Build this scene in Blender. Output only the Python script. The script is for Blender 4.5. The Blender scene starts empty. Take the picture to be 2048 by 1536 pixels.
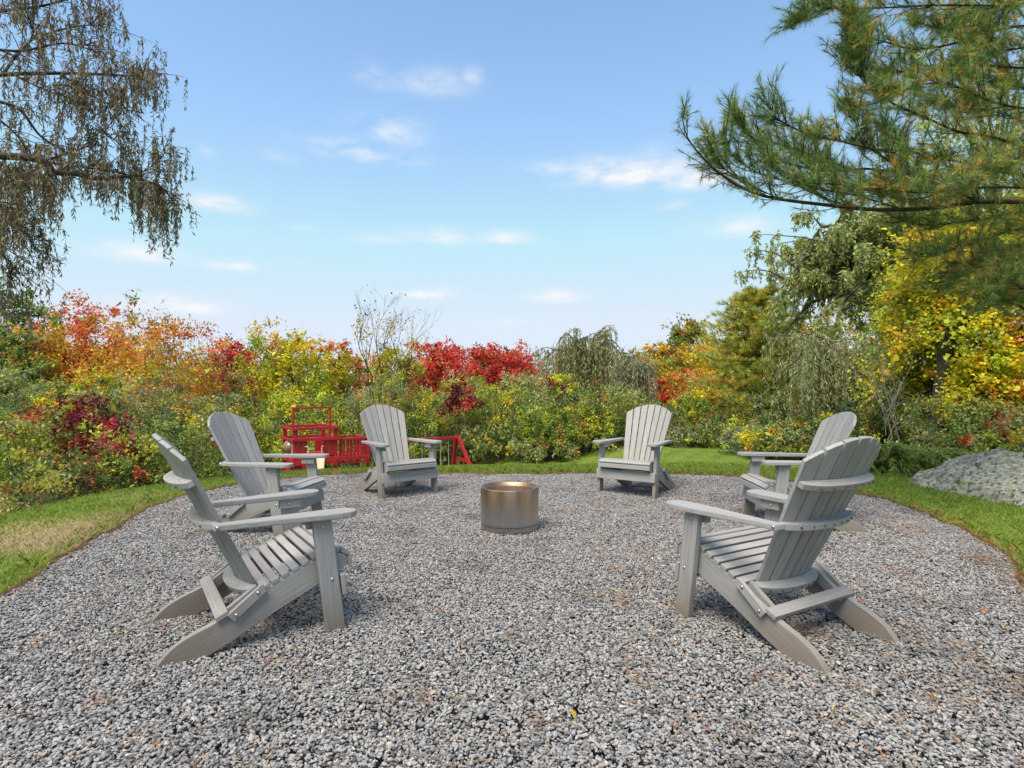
import bpy, bmesh, math, random
import numpy as np
from mathutils import Vector, Matrix, noise as mnoise

R = math.radians
scene = bpy.context.scene
COL = scene.collection
rng = np.random.default_rng(11)
random.seed(11)

# ------------------------------------------------------------------ camera
F, H, HOR = 1169.24, 1.224, 772.6            # focal length (px of a 2048 px wide picture), eye height, horizon row
cam_d = bpy.data.cameras.new('camera'); cam = bpy.data.objects.new('camera', cam_d); COL.objects.link(cam)
cam_d.sensor_width = 36; cam_d.lens = F / 2048 * 36
cam_d.clip_start = .05; cam_d.clip_end = 3000
cam.location = (0, 0, H); cam.rotation_euler = (R(90) + math.atan((HOR - 768) / F), 0, 0)
scene.camera = cam

# ------------------------------------------------------------------ sky
SUN_EL, SUN_AZ = R(62), R(212)               # azimuth clockwise from +Y: behind the camera, to its left
world = bpy.data.worlds.new('World'); scene.world = world; world.use_nodes = True
wt = world.node_tree; wt.nodes.clear()
def wn(t, **k):
    n = wt.nodes.new(t)
    for a, v in k.items(): setattr(n, a, v)
    return n
def wl(a, b): wt.links.new(a, b)
def wmath(op, a, b=None, c=None, clamp=False):
    n = wn('ShaderNodeMath', operation=op, use_clamp=clamp)
    for i, v in enumerate((a, b, c)):
        if v is None: continue
        if isinstance(v, (int, float)): n.inputs[i].default_value = v
        else: wl(v, n.inputs[i])
    return n.outputs[0]
sky = wn('ShaderNodeTexSky', sky_type='NISHITA', sun_disc=False, sun_elevation=SUN_EL, sun_rotation=SUN_AZ,
         altitude=0, air_density=1.0, dust_density=.3, ozone_density=1.0)
geo = wn('ShaderNodeNewGeometry'); tc = wn('ShaderNodeTexCoord')
D = tc.outputs['Generated']
sep = wn('ShaderNodeSeparateXYZ'); wl(D, sep.inputs[0])
n1 = wn('ShaderNodeTexNoise'); n1.inputs['Scale'].default_value = 12; n1.inputs['Detail'].default_value = 6; n1.inputs['Roughness'].default_value = .62
mp = wn('ShaderNodeMapping'); mp.inputs['Scale'].default_value = (1, 1, 2.4); wl(D, mp.inputs[0]); wl(mp.outputs[0], n1.inputs['Vector'])
NOI = n1.outputs[0]
# one soft cloud per entry: column, row, half width, half height (all as the picture measures them), thickness
CLOUDS = [(745,152,26,20,.32),(770,168,36,14,.28),(868,168,58,24,.33),(944,157,18,17,.36),(778,268,52,26,.58),(700,300,80,18,.56),(745,312,80,14,.45),(565,315,30,14,.22),
          (440,410,48,15,.7),(1270,352,115,25,.85),(1385,362,60,19,.75),(1200,345,46,24,.75),(1105,342,50,17,.45),(870,475,58,16,.6),(1008,478,44,14,.7),(770,480,60,12,.25),
          (272,508,66,17,.6),(473,534,40,11,.8),(1478,456,60,19,.6),(858,588,50,13,.9),(1112,594,45,15,.9),(345,612,75,15,.9),(1345,412,26,10,.3),
          (595,455,34,10,.25),(1020,645,40,8,.35),(405,302,14,10,.3),(1310,310,30,16,.25)]
acc = None
for (u, v, a, b, th) in CLOUDS:
    c = Vector(((u-1024)/F, 1, (HOR-v)/F)).normalized()
    t = Vector((c.y, -c.x, 0)).normalized(); q = t.cross(c)
    def dot(vec, s):
        n = wn('ShaderNodeVectorMath', operation='DOT_PRODUCT'); wl(D, n.inputs[0]); n.inputs[1].default_value = vec * s
        return n.outputs['Value']
    x = wmath('MULTIPLY', dot(t, F/a), dot(t, F/a)); y = dot(q, F/b)
    # flat undersides: the lower half falls off faster
    y = wmath('MAXIMUM', y, wmath('MULTIPLY', y, -1.5))
    r2 = wmath('MULTIPLY_ADD', y, y, x)
    m = wmath('MULTIPLY', wmath('EXPONENT', wmath('MULTIPLY', r2, -.9)), wmath('GREATER_THAN', dot(c, 1), .3))
    m = wmath('MULTIPLY', m, th)
    acc = m if acc is None else wmath('MAXIMUM', acc, m)
back = wmath('MULTIPLY', wmath('LESS_THAN', sep.outputs[1], .2), wmath('SUBTRACT', NOI, .42))
dens = wmath('MULTIPLY', acc, wmath('MULTIPLY_ADD', NOI, 6.0, -2.1), clamp=True)
dens = wmath('MULTIPLY', dens, .95)
dens2 = wmath('MULTIPLY', back, 1.2, clamp=True)
dens = wmath('MAXIMUM', dens, dens2)
tint = wn('ShaderNodeMix', data_type='RGBA', blend_type='MULTIPLY'); tint.inputs[0].default_value = 1; wl(sky.outputs[0], tint.inputs[6]); tint.inputs[7].default_value = (.66, .92, 1.0, 1)
hsv = wn('ShaderNodeHueSaturation'); wl(tint.outputs[2], hsv.inputs['Color'])
hsv.inputs['Saturation'].default_value = 1.0; hsv.inputs['Value'].default_value = 1.0
# paler towards the horizon all the way round (air light)
hz = wmath('EXPONENT', wmath('MULTIPLY', wmath('MAXIMUM', sep.outputs[2], 0), -3.5))
cap = wn('ShaderNodeMix', data_type='RGBA', blend_type='DARKEN'); cap.inputs[0].default_value = 1; wl(hsv.outputs[0], cap.inputs[6]); cap.inputs[7].default_value = (2.75, 3.13, 3.72, 1)   # keeps the rim of the sky below white
mixh = wn('ShaderNodeMix', data_type='RGBA'); wl(hz, mixh.inputs[0]); wl(cap.outputs[2], mixh.inputs[6])
mixh.inputs[7].default_value = (2.85, 3.27, 3.74, 1)
mixc = wn('ShaderNodeMix', data_type='RGBA'); wl(dens, mixc.inputs[0]); wl(mixh.outputs[2], mixc.inputs[6])
mixc.inputs[7].default_value = (3.62, 3.66, 3.78, 1)
bg = wn('ShaderNodeBackground'); bg.inputs[1].default_value = .13; wl(mixc.outputs[2], bg.inputs[0])
wo = wn('ShaderNodeOutputWorld'); wl(bg.outputs[0], wo.inputs[0])

# ------------------------------------------------------------------ sun, view
sd = bpy.data.lights.new('sun', 'SUN'); sd.energy = 3.0; sd.angle = R(38); sd.color = (1, .90, .76)
so = bpy.data.objects.new('sun', sd); COL.objects.link(so)
dirv = Vector((math.sin(SUN_AZ)*math.cos(SUN_EL), math.cos(SUN_AZ)*math.cos(SUN_EL), math.sin(SUN_EL)))
so.rotation_euler = dirv.to_track_quat('Z', 'Y').to_euler(); so.location = dirv * 30
vs = scene.view_settings; vs.view_transform = 'Standard'; vs.look = 'None'; vs.gamma = 1; vs.exposure = 1.0; vs.use_curve_mapping = False

# ------------------------------------------------------------------ helpers
def tag(o, label=None, cat=None, group=None, kind=None):
    if label: o['label'] = label
    if cat: o['category'] = cat
    if group: o['group'] = group
    if kind: o['kind'] = kind
    return o
def empty(name, loc, rz=0, **k):
    o = bpy.data.objects.new(name, None); COL.objects.link(o); o.location = loc; o.rotation_euler = (0, 0, rz); o.empty_display_size = .1
    return tag(o, **k)
def link(name, me, mat, parent=None):
    o = bpy.data.objects.new(name, me); COL.objects.link(o)
    if mat is not None and len(me.materials) == 0: me.materials.append(mat)
    if parent is not None: o.parent = parent
    return o
def np_mesh(name, V, Fq, k, col=None, smooth=False, uvw=None):
    """mesh from a vertex array and a face array of k-gons"""
    me = bpy.data.meshes.new(name); V = np.ascontiguousarray(V, np.float32); Fq = np.ascontiguousarray(Fq, np.int32)
    me.vertices.add(len(V)); me.vertices.foreach_set('co', V.ravel())
    me.loops.add(Fq.size); me.loops.foreach_set('vertex_index', Fq.ravel())
    me.polygons.add(len(Fq)); me.polygons.foreach_set('loop_start', np.arange(0, Fq.size, k, dtype=np.int32))
    if smooth: me.polygons.foreach_set('use_smooth', np.ones(len(Fq), bool))
    me.update(calc_edges=True)
    if col is not None:
        a = me.attributes.new('col', 'FLOAT_COLOR', 'POINT'); c = np.ones((len(V), 4), np.float32); c[:, :3] = col
        a.data.foreach_set('color', c.ravel())
    return me
def unit(a): return a / np.maximum(np.linalg.norm(a, axis=-1, keepdims=True), 1e-9)
def wpt(u, v, d): return np.array([(u-1024)/F*d, d, H - (v-HOR)/F*d])

# materials ----------------------------------------------------------
def material(name):
    m = bpy.data.materials.new(name); m.use_nodes = True; nt = m.node_tree; nt.nodes.clear()
    return m, nt
class NT:
    def __init__(s, name): s.m, s.t = material(name)
    def n(s, t, **k):
        n = s.t.nodes.new(t)
        for a, v in k.items(): setattr(n, a, v)
        return n
    def l(s, a, b): s.t.links.new(a, b)
    def noise(s, vec, scale, detail=4, rough=.55, dist=0):
        n = s.n('ShaderNodeTexNoise'); n.inputs['Scale'].default_value = scale; n.inputs['Detail'].default_value = detail
        n.inputs['Roughness'].default_value = rough; n.inputs['Distortion'].default_value = dist
        if vec is not None: s.l(vec, n.inputs['Vector'])
        return n.outputs[0]
    def ramp(s, fac, stops):
        n = s.n('ShaderNodeValToRGB'); s.l(fac, n.inputs[0]); e = n.color_ramp.elements
        while len(e) < len(stops): e.new(.5)
        for x, (p, c) in zip(e, stops): x.position = p; x.color = (*c, 1) if len(c) == 3 else c
        return n.outputs[0]
    def math(s, op, a, b=None, clamp=False):
        n = s.n('ShaderNodeMath', operation=op, use_clamp=clamp)
        for i, v in enumerate((a, b)):
            if v is None: continue
            if isinstance(v, (int, float)): n.inputs[i].default_value = v
            else: s.l(v, n.inputs[i])
        return n.outputs[0]
    def mix(s, fac, a, b, mode='MIX'):
        n = s.n('ShaderNodeMix', data_type='RGBA', blend_type=mode)
        for i, v in ((0, fac), (6, a), (7, b)):
            if isinstance(v, (int, float)): n.inputs[i].default_value = v
            elif isinstance(v, tuple): n.inputs[i].default_value = (*v, 1)
            else: s.l(v, n.inputs[i])
        return n.outputs[2]
    def bump(s, h, strength=.3, dist=.01):
        n = s.n('ShaderNodeBump'); n.inputs['Strength'].default_value = strength; n.inputs['Distance'].default_value = dist; s.l(h, n.inputs['Height'])
        return n.outputs[0]
    def attr(s, name, kind='GEOMETRY'):
        n = s.n('ShaderNodeAttribute'); n.attribute_name = name; n.attribute_type = kind; return n
    def mapping(s, vec, scale):
        n = s.n('ShaderNodeMapping'); n.inputs['Scale'].default_value = scale; s.l(vec, n.inputs[0]); return n.outputs[0]
    def out(s, col, rough=.7, normal=None, metallic=0, spec=.35, translucent=0):
        b = s.n('ShaderNodeBsdfPrincipled'); o = s.n('ShaderNodeOutputMaterial')
        if isinstance(col, tuple): b.inputs['Base Color'].default_value = (*col, 1)
        else: s.l(col, b.inputs['Base Color'])
        if isinstance(rough, (int, float)): b.inputs['Roughness'].default_value = rough
        else: s.l(rough, b.inputs['Roughness'])
        b.inputs['Metallic'].default_value = metallic; b.inputs['Specular IOR Level'].default_value = spec
        if normal is not None: s.l(normal, b.inputs['Normal'])
        if translucent:
            t = s.n('ShaderNodeBsdfTranslucent'); mx = s.n('ShaderNodeMixShader'); mx.inputs[0].default_value = translucent
            if isinstance(col, tuple): t.inputs[0].default_value = (*col, 1)
            else: s.l(col, t.inputs[0])
            s.l(b.outputs[0], mx.inputs[1]); s.l(t.outputs[0], mx.inputs[2]); s.l(mx.outputs[0], o.inputs[0])
        else: s.l(b.outputs[0], o.inputs[0])
        return s.m

def m_leaf(name='leaf', tr=.4, rough=.5, spec=.3):
    t = NT(name); a = t.attr('col'); return t.out(a.outputs['Color'], rough, spec=spec, translucent=tr)
LEAF = m_leaf(); NEEDLE = m_leaf('needles', .2, .55); GRASSM = m_leaf('grass_blades', .35, .55, .25)
def m_bark(name, a, b):
    t = NT(name); c = t.n('ShaderNodeTexCoord').outputs['Object']
    n = t.noise(t.mapping(c, (1, 1, .25)), 22, 5, .65)
    return t.out(t.ramp(n, [(.3, a), (.7, b)]), .9, t.bump(n, .6, .02), spec=.1)
BARK = m_bark('bark', (.035, .028, .022), (.11, .092, .075)); BARKG = m_bark('bark_pale', (.13, .115, .10), (.30, .27, .24))
BARKP = m_bark('bark_pine', (.03, .024, .02), (.085, .066, .052))

def m_wood():
    t = NT('weathered_grey_wood'); g = t.attr('gc').outputs['Vector']; ob = t.n('ShaderNodeTexCoord').outputs['Object']
    n = t.noise(t.mapping(g, (3.5, 130, 130)), 1.5, 5, .68); n2 = t.noise(t.mapping(g, (1.5, 14, 14)), 1.2, 3); n3 = t.noise(ob, 7, 4)
    c = t.ramp(n, [(.28, (0.230, 0.217, 0.211)), (.5, (0.356, 0.343, 0.336)), (.75, (0.454, 0.441, 0.439))])
    c = t.mix(t.math('MULTIPLY', n2, .35), c, (.23, .212, .195))
    # soil and damp staining that starts at the feet
    z = t.n('ShaderNodeSeparateXYZ'); t.l(ob, z.inputs[0])
    f = t.math('MULTIPLY', t.math('SUBTRACT', t.math('MULTIPLY_ADD', n3, .16), z.outputs[2]), 7.5, clamp=True)
    f = t.math('MULTIPLY', t.math('MULTIPLY', t.math('SUBTRACT', t.math('ADD', .17, t.math('MULTIPLY', n3, .16)), z.outputs[2]), 4.5, clamp=True), .75)
    c = t.mix(f, c, (.20, .15, .105))
    oi = t.n('ShaderNodeObjectInfo'); c = t.mix(1., c, t.ramp(oi.outputs['Random'], [(0, (0.800, 0.800, 0.800)), (.5, (1, 1, 1)), (1, (0.800, 0.800, 0.800))]), 'MULTIPLY')
    # faint algae in patches
    c = t.mix(t.math('MULTIPLY', t.math('SUBTRACT', n3, .56, clamp=True), 1.2, clamp=True), c, (0.253, 0.253, 0.197))
    return t.out(c, .62, t.bump(n, .25, .004), spec=.3)
WOOD = m_wood()
def simple(name, c, rough=.6, metallic=0, var=.25, scale=20, spec=.4):
    t = NT(name); ob = t.n('ShaderNodeTexCoord').outputs['Object']; n = t.noise(ob, scale, 5, .6)
    lo = tuple(x*(1-var) for x in c); hi = tuple(min(1, x*(1+var)) for x in c)
    return t.out(t.ramp(n, [(.3, lo), (.7, hi)]), rough, t.bump(n, .15, .003), metallic, spec)
CHROME = simple('bolt_metal', (0.554, 0.542, 0.529), .3, 1, .1)
SCREW = simple('screw_dark', (0.073, 0.073, 0.073), .5, .5)

# ------------------------------------------------------------------ ground
GP = [(-2.9,3.31),(-3.12,3.95),(-3.28,4.66),(-3.5,5.4),(-3.6,5.9),(-3.62,6.58),(-3.37,7.25),(-2.75,7.9),(-1.8,8.08),(-.86,8.1),(0,8.08),(1.21,8.08),(2.2,8.05),
      (3.06,7.85),(3.62,7.35),(3.92,6.58),(3.95,5.8),(3.87,5.16),(3.58,4.24),(2.98,3.43),(2.7,2.7),(2.6,1.8),(2.6,.6),(2.7,-1.2),(2.6,-3),(-2.6,-3),(-2.8,-1.2),(-2.6,.6),(-2.6,1.8),(-2.72,2.7)]
def smooth_poly(P, it=2):
    P = np.array(P, float)
    for _ in range(it):
        A = .75*P + .25*np.roll(P, -1, 0); B = .25*P + .75*np.roll(P, -1, 0)
        P = np.stack([A, B], 1).reshape(-1, 2)
    return P
GPS = smooth_poly(GP)
GPS += np.array([[.022*math.sin(i*1.7)+.018*math.sin(i*.61+2), .022*math.cos(i*2.3)+.015*math.sin(i*.93)] for i in range(len(GPS))])
def inside(P, X, Y):
    c = np.zeros(X.shape, bool); n = len(P)
    for i in range(n):
        x1, y1 = P[i]; x2, y2 = P[(i+1) % n]
        if y1 == y2: continue
        c ^= ((y1 > Y) != (y2 > Y)) & (X < (x2-x1)*(Y-y1)/(y2-y1)+x1)
    return c
def pdist(P, X, Y):
    d = np.full(X.shape, 1e9); n = len(P)
    for i in range(n):
        a = P[i]; b = P[(i+1) % n]; e = b-a; L = e@e
        t = np.clip(((X-a[0])*e[0]+(Y-a[1])*e[1])/L, 0, 1)
        d = np.minimum(d, np.hypot(X-a[0]-t*e[0], Y-a[1]-t*e[1]))
    return np.where(inside(P, X, Y), -d, d)
def sstep(a, b, x): t = np.clip((x-a)/(b-a), 0, 1); return t*t*(3-2*t)
def gz(X, Y):
    X = np.asarray(X, float); Y = np.asarray(Y, float)
    r = pdist(GPS, X, Y)
    left = sstep(-2.0, -4.5, X) * sstep(9, 5, Y)                  # wide verge on the left
    crest = .38 + .55*left + .9*sstep(3., 4.5, X)*sstep(8.5, 6.5, Y)
    drop = 1.65 + (.82-1.65)*sstep(-2.2, .4, X) + (.55-.82)*sstep(1.2, 3.5, X)
    drop = drop + (.25-drop)*sstep(3.2, 5.5, X)*sstep(10.5, 7.5, Y)
    wid = 4.2 + 1.2*sstep(-1, 2, X) - 1.4*left - 2.2*sstep(-.6, -2., X)*sstep(6.5, 8., Y)
    z = -drop*sstep(0, 1, (r-crest)/wid) - .06*np.clip((r-crest)/1.5, 0, 1)*0
    far = np.hypot(X, Y)
    z = z - 2.0*sstep(24, 70, far) + .02*np.sin(X*1.3+.4)*np.sin(Y*1.1)*sstep(.2, 2, r)
    lip = .028*sstep(0, .05, r)
    return np.where(r < 0, -.10, z + lip)

def m_lawn():
    t = NT('lawn_turf'); ob = t.n('ShaderNodeTexCoord').outputs['Object']
    n = t.noise(ob, 1.3, 6, .65); n2 = t.noise(ob, 40, 4, .6); s = t.n('ShaderNodeSeparateXYZ'); t.l(ob, s.inputs[0])
    st = t.n('ShaderNodeTexWave'); st.inputs['Scale'].default_value = .55; st.inputs['Distortion'].default_value = .6
    mp = t.n('ShaderNodeMapping'); mp.inputs['Rotation'].default_value = (0, 0, R(28)); t.l(ob, mp.inputs[0]); t.l(mp.outputs[0], st.inputs['Vector'])
    c = t.ramp(n, [(.3, (.09, .145, .02)), (.52, (.14, .205, .03)), (.72, (.205, .21, .055))])
    c = t.mix(t.math('MULTIPLY', st.outputs[1], .45), c, (.20, .28, .045))
    c = t.mix(t.math('MULTIPLY', n2, .5), c, (.12, .15, .03))
    for (px, py, rx, ry, colr) in ((-3.75, 4.55, .8, .42, (.36, .27, .16)), (-3.55, 5.15, .35, .5, (.30, .22, .13)), (-4.1, 5.0, .5, .3, (.33, .29, .12))):    # worn, strawy turf
        v = t.n('ShaderNodeVectorMath', operation='SUBTRACT'); t.l(ob, v.inputs[0]); v.inputs[1].default_value = (px, py, 0)
        q = t.n('ShaderNodeVectorMath', operation='MULTIPLY'); t.l(v.outputs[0], q.inputs[0]); q.inputs[1].default_value = (1/rx, 1/ry, 0)
        l = t.n('ShaderNodeVectorMath', operation='LENGTH'); t.l(q.outputs[0], l.inputs[0])
        f = t.math('MULTIPLY', t.math('SUBTRACT', t.math('ADD', .55, t.math('MULTIPLY', t.noise(ob, 6, 5, .7), 1.1)), l.outputs['Value']), 2.2, clamp=True); c = t.mix(t.math('MULTIPLY', f, .85), c, colr)
    return t.out(c, .9, t.bump(n2, .8, .03), spec=.1)
# polar sheet, fine close by, out to the horizon
rad = np.concatenate([np.linspace(0, 14, 110), np.linspace(14.4, 30, 50), np.geomspace(31, 1500, 40)])
ang = np.linspace(0, 2*math.pi, 180, endpoint=False)
RR, AA = np.meshgrid(rad, ang, indexing='ij'); X = RR*np.sin(AA); Y = 5.2 + RR*np.cos(AA)
V = np.stack([X, Y, gz(X, Y)], -1).reshape(-1, 3); na = len(ang)
i, j = np.meshgrid(np.arange(len(rad)-1), np.arange(na), indexing='ij'); j2 = (j+1) % na
FQ = np.stack([i*na+j, (i+1)*na+j, (i+1)*na+j2, i*na+j2], -1).reshape(-1, 4)[:, ::-1]
tag(link('lawn', np_mesh('lawn', V, FQ, 4, smooth=True), m_lawn()), kind='structure', label='green lawn around the gravel circle falling away to the hedgerow')

def m_gbed():
    t = NT('gravel_bed'); ob = t.n('ShaderNodeTexCoord').outputs['Object']
    v = t.n('ShaderNodeTexVoronoi'); v.inputs['Scale'].default_value = 55; t.l(ob, v.inputs['Vector'])
    n = t.noise(ob, 90, 3)
    c = t.mix(n, t.ramp(v.outputs[0], [(0, (.08, .078, .075)), (.6, (.025, .025, .025))]), (.045, .043, .04))
    return t.out(c, .95, t.bump(v.outputs[0], -.8, .02), spec=.1)
bm = bmesh.new(); vs_ = [bm.verts.new((x, y, -.04)) for x, y in GPS]; bm.faces.new(vs_)
bmesh.ops.triangulate(bm, faces=bm.faces[:]); me = bpy.data.meshes.new('gravel_bed'); bm.to_mesh(me); bm.free()
tag(link('gravel_bed', me, m_gbed()), kind='structure', label='packed dark base under the loose gravel circle')
# bare soil lip between the stones and the turf
def m_soil():
    t = NT('soil'); ob = t.n('ShaderNodeTexCoord').outputs['Object']; n = t.noise(ob, 30, 5, .7)
    return t.out(t.ramp(n, [(.3, (.05, .032, .02)), (.7, (.20, .12, .07))]), .95, t.bump(n, 1, .02), spec=.05)
n_ = len(GPS); nor = np.roll(GPS, -1, 0)-np.roll(GPS, 1, 0); nor = unit(np.stack([nor[:, 1], -nor[:, 0]], 1))
if pdist(GPS, *(GPS+nor*.02).T.reshape(2, -1))[0] < 0: nor = -nor
rows = [(-.05, -.03), (.0, .012), (.018, .030), (.036, .026)]
V = np.concatenate([np.c_[GPS+nor*o, np.full(n_, z)] for o, z in rows]); k = np.arange(n_); k2 = (k+1) % n_
FQ = np.concatenate([np.stack([a*n_+k, a*n_+k2, (a+1)*n_+k2, (a+1)*n_+k], 1) for a in range(3)])
tag(link('soil_edge', np_mesh('soil_edge', V, FQ, 4, smooth=True), m_soil()), kind='structure', label='thin brown soil edge between gravel and turf')

# loose gravel: stones scattered with geometry nodes ---------------------------
def m_stone():
    t = NT('gravel_stone'); oi = t.n('ShaderNodeObjectInfo'); ob = t.n('ShaderNodeTexCoord').outputs['Object']
    c = t.ramp(oi.outputs['Random'], [(0, (.075, .072, .075)), (.16, (.15, .146, .15)), (.36, (.245, .238, .238)), (.56, (.335, .325, .318)), (.76, (.42, .405, .39)), (.87, (.30, .30, .325)), (.94, (.42, .30, .22)), (1, (.55, .53, .50))])
    n = t.noise(ob, 2.5, 3)
    c = t.mix(t.math('MULTIPLY', n, .4), c, (.13, .125, .12))
    p = t.noise(oi.outputs['Location'], 1.7, 4, .6); c = t.mix(t.math('MULTIPLY', t.math('SUBTRACT', p, .55, clamp=True), 5, clamp=True), c, t.mix(.62, c, (.05, .045, .04)))    # damp, dirty patches
    q = t.noise(oi.outputs['Location'], .9, 3); c = t.mix(t.math('MULTIPLY', t.math('SUBTRACT', q, .5, clamp=True), 1.6, clamp=True), c, (.24, .235, .245))
    return t.out(c, .75, spec=.25)
STONE = m_stone()
def gn_gravel(obj, density):
    ng = bpy.data.node_groups.new('gravel_scatter', 'GeometryNodeTree')
    ng.interface.new_socket('Geometry', in_out='INPUT', socket_type='NodeSocketGeometry'); ng.interface.new_socket('Geometry', in_out='OUTPUT', socket_type='NodeSocketGeometry')
    N = ng.nodes.new; L = ng.links.new
    gi = N('NodeGroupInput'); go = N('NodeGroupOutput')
    dp = N('GeometryNodeDistributePointsOnFaces'); dp.distribute_method = 'RANDOM'; dp.inputs['Density'].default_value = density
    L(gi.outputs[0], dp.inputs[0])
    join = N('GeometryNodeJoinGeometry')
    for k in range(6):
        ico = N('GeometryNodeMeshIcoSphere'); ico.inputs['Radius'].default_value = 1; ico.inputs['Subdivisions'].default_value = 2
        sp = N('GeometryNodeSetPosition'); nz = N('ShaderNodeTexNoise'); nz.inputs['Scale'].default_value = .85; nz.inputs['Detail'].default_value = 1.5
        pos = N('GeometryNodeInputPosition'); ad = N('ShaderNodeVectorMath'); ad.operation = 'ADD'; ad.inputs[1].default_value = (k*7.3, k*3.1, k*5.7); L(pos.outputs[0], ad.inputs[0]); L(ad.outputs[0], nz.inputs['Vector'])
        sb = N('ShaderNodeVectorMath'); sb.operation = 'SUBTRACT'; sb.inputs[1].default_value = (.5, .5, .5); L(nz.outputs['Color'], sb.inputs[0])
        sc = N('ShaderNodeVectorMath'); sc.operation = 'SCALE'; sc.inputs['Scale'].default_value = 1.9; L(sb.outputs[0], sc.inputs[0])
        L(ico.outputs[0], sp.inputs['Geometry']); L(sc.outputs[0], sp.inputs['Offset'])
        tr = N('GeometryNodeTransform'); tr.inputs['Scale'].default_value = [(1.2, .8, .5), (.95, .85, .6), (1.45, .72, .45), (1, .95, .45), (1.25, .65, .6), (.9, .9, .7)][k]
        L(sp.outputs[0], tr.inputs['Geometry'])
        sm = N('GeometryNodeSetMaterial'); sm.inputs['Material'].default_value = STONE; L(tr.outputs[0], sm.inputs[0])
        g2 = N('GeometryNodeGeometryToInstance'); L(sm.outputs[0], g2.inputs[0]); L(g2.outputs[0], join.inputs[0])
    iop = N('GeometryNodeInstanceOnPoints'); iop.inputs['Pick Instance'].default_value = True
    # small rises and dips so that the bed is not a plane
    pz = N('GeometryNodeSetPosition'); nz = N('ShaderNodeTexNoise'); nz.inputs['Scale'].default_value = 2.2; nz.inputs['Detail'].default_value = 3
    rv0 = N('FunctionNodeRandomValue'); rv0.data_type = 'FLOAT'; rv0.inputs[2].default_value = -.006; rv0.inputs[3].default_value = .012; rv0.inputs['Seed'].default_value = 5
    mm = N('ShaderNodeMath'); mm.operation = 'MULTIPLY_ADD'; mm.inputs[1].default_value = .05; L(nz.outputs[0], mm.inputs[0])
    ms = N('ShaderNodeMath'); ms.operation = 'SUBTRACT'; ms.inputs[1].default_value = .025; L(rv0.outputs[1], ms.inputs[0]); L(ms.outputs[0], mm.inputs[2])
    cx = N('ShaderNodeCombineXYZ'); L(mm.outputs[0], cx.inputs[2]); L(dp.outputs[0], pz.inputs[0]); L(cx.outputs[0], pz.inputs['Offset'])
    L(pz.outputs[0], iop.inputs['Points']); L(join.outputs[0], iop.inputs['Instance'])
    rr = N('FunctionNodeRandomValue'); rr.data_type = 'FLOAT_VECTOR'; rr.inputs[0].default_value = (-.5, -.5, 0); rr.inputs[1].default_value = (.5, .5, 6.28); rr.inputs['Seed'].default_value = 1
    L(rr.outputs[0], iop.inputs['Rotation'])
    rs = N('FunctionNodeRandomValue'); rs.data_type = 'FLOAT'; rs.inputs[2].default_value = 0; rs.inputs[3].default_value = 1; rs.inputs['Seed'].default_value = 2
    pw = N('ShaderNodeMath'); pw.operation = 'POWER'; pw.inputs[1].default_value = 2.2; L(rs.outputs[1], pw.inputs[0])
    m2 = N('ShaderNodeMath'); m2.operation = 'MULTIPLY_ADD'; m2.inputs[1].default_value = .0050; m2.inputs[2].default_value = .0044; L(pw.outputs[0], m2.inputs[0])
    L(m2.outputs[0], iop.inputs['Scale'])
    L(iop.outputs[0], go.inputs[0])
    obj.modifiers.new('scatter', 'NODES').node_group = ng
# the scatter sheet stops just behind the camera
bm = bmesh.new(); P2 = GPS*1.0; vs_ = [bm.verts.new((x, y, .006)) for x, y in P2 if True]; bm.faces.new(vs_)
bmesh.ops.triangulate(bm, faces=bm.faces[:])
g = bmesh.ops.bisect_plane(bm, geom=bm.verts[:]+bm.edges[:]+bm.faces[:], plane_co=(0, .9, 0), plane_no=(0, 1, 0), clear_inner=True)
me = bpy.data.meshes.new('gravel'); bm.to_mesh(me); bm.free()
gr = tag(link('gravel', me, STONE), label='loose grey crushed stone gravel with tan and blue bits', kind='stuff'); gn_gravel(gr, 12500)

# ------------------------------------------------------------------ leaf and branch builders
def leaf_mesh(name, P, Dv, Nv, L, W, col, fold=.18, mid=.45):
    n = len(P); Dv = unit(Dv); S = unit(np.cross(Dv, Nv)); N2 = np.cross(S, Dv)
    L = np.asarray(L).reshape(-1, 1)*np.ones((n, 1)); W = np.asarray(W).reshape(-1, 1)*np.ones((n, 1))
    m = P + Dv*L*mid + N2*W*fold
    V = np.stack([P, m+S*W*.5, P+Dv*L-N2*L*.08, m-S*W*.5], 1).reshape(-1, 3)
    return np_mesh(name, V, np.arange(4*n).reshape(-1, 4), 4, np.repeat(col, 4, 0))
def needle_mesh(name, P, Dv, L, W, col):
    n = len(P); Dv = unit(Dv); S = unit(np.cross(Dv, rng.normal(size=(n, 3)))); L = np.asarray(L).reshape(-1, 1)*np.ones((n, 1)); W = np.asarray(W).reshape(-1, 1)*np.ones((n, 1))
    T = P+Dv*L; T[:, 2] -= .1*L[:, 0]
    V = np.stack([P-S*W*.5, P+S*W*.5, T], 1).reshape(-1, 3)
    return np_mesh(name, V, np.arange(3*n).reshape(-1, 3), 3, np.repeat(col, 3, 0))
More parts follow.
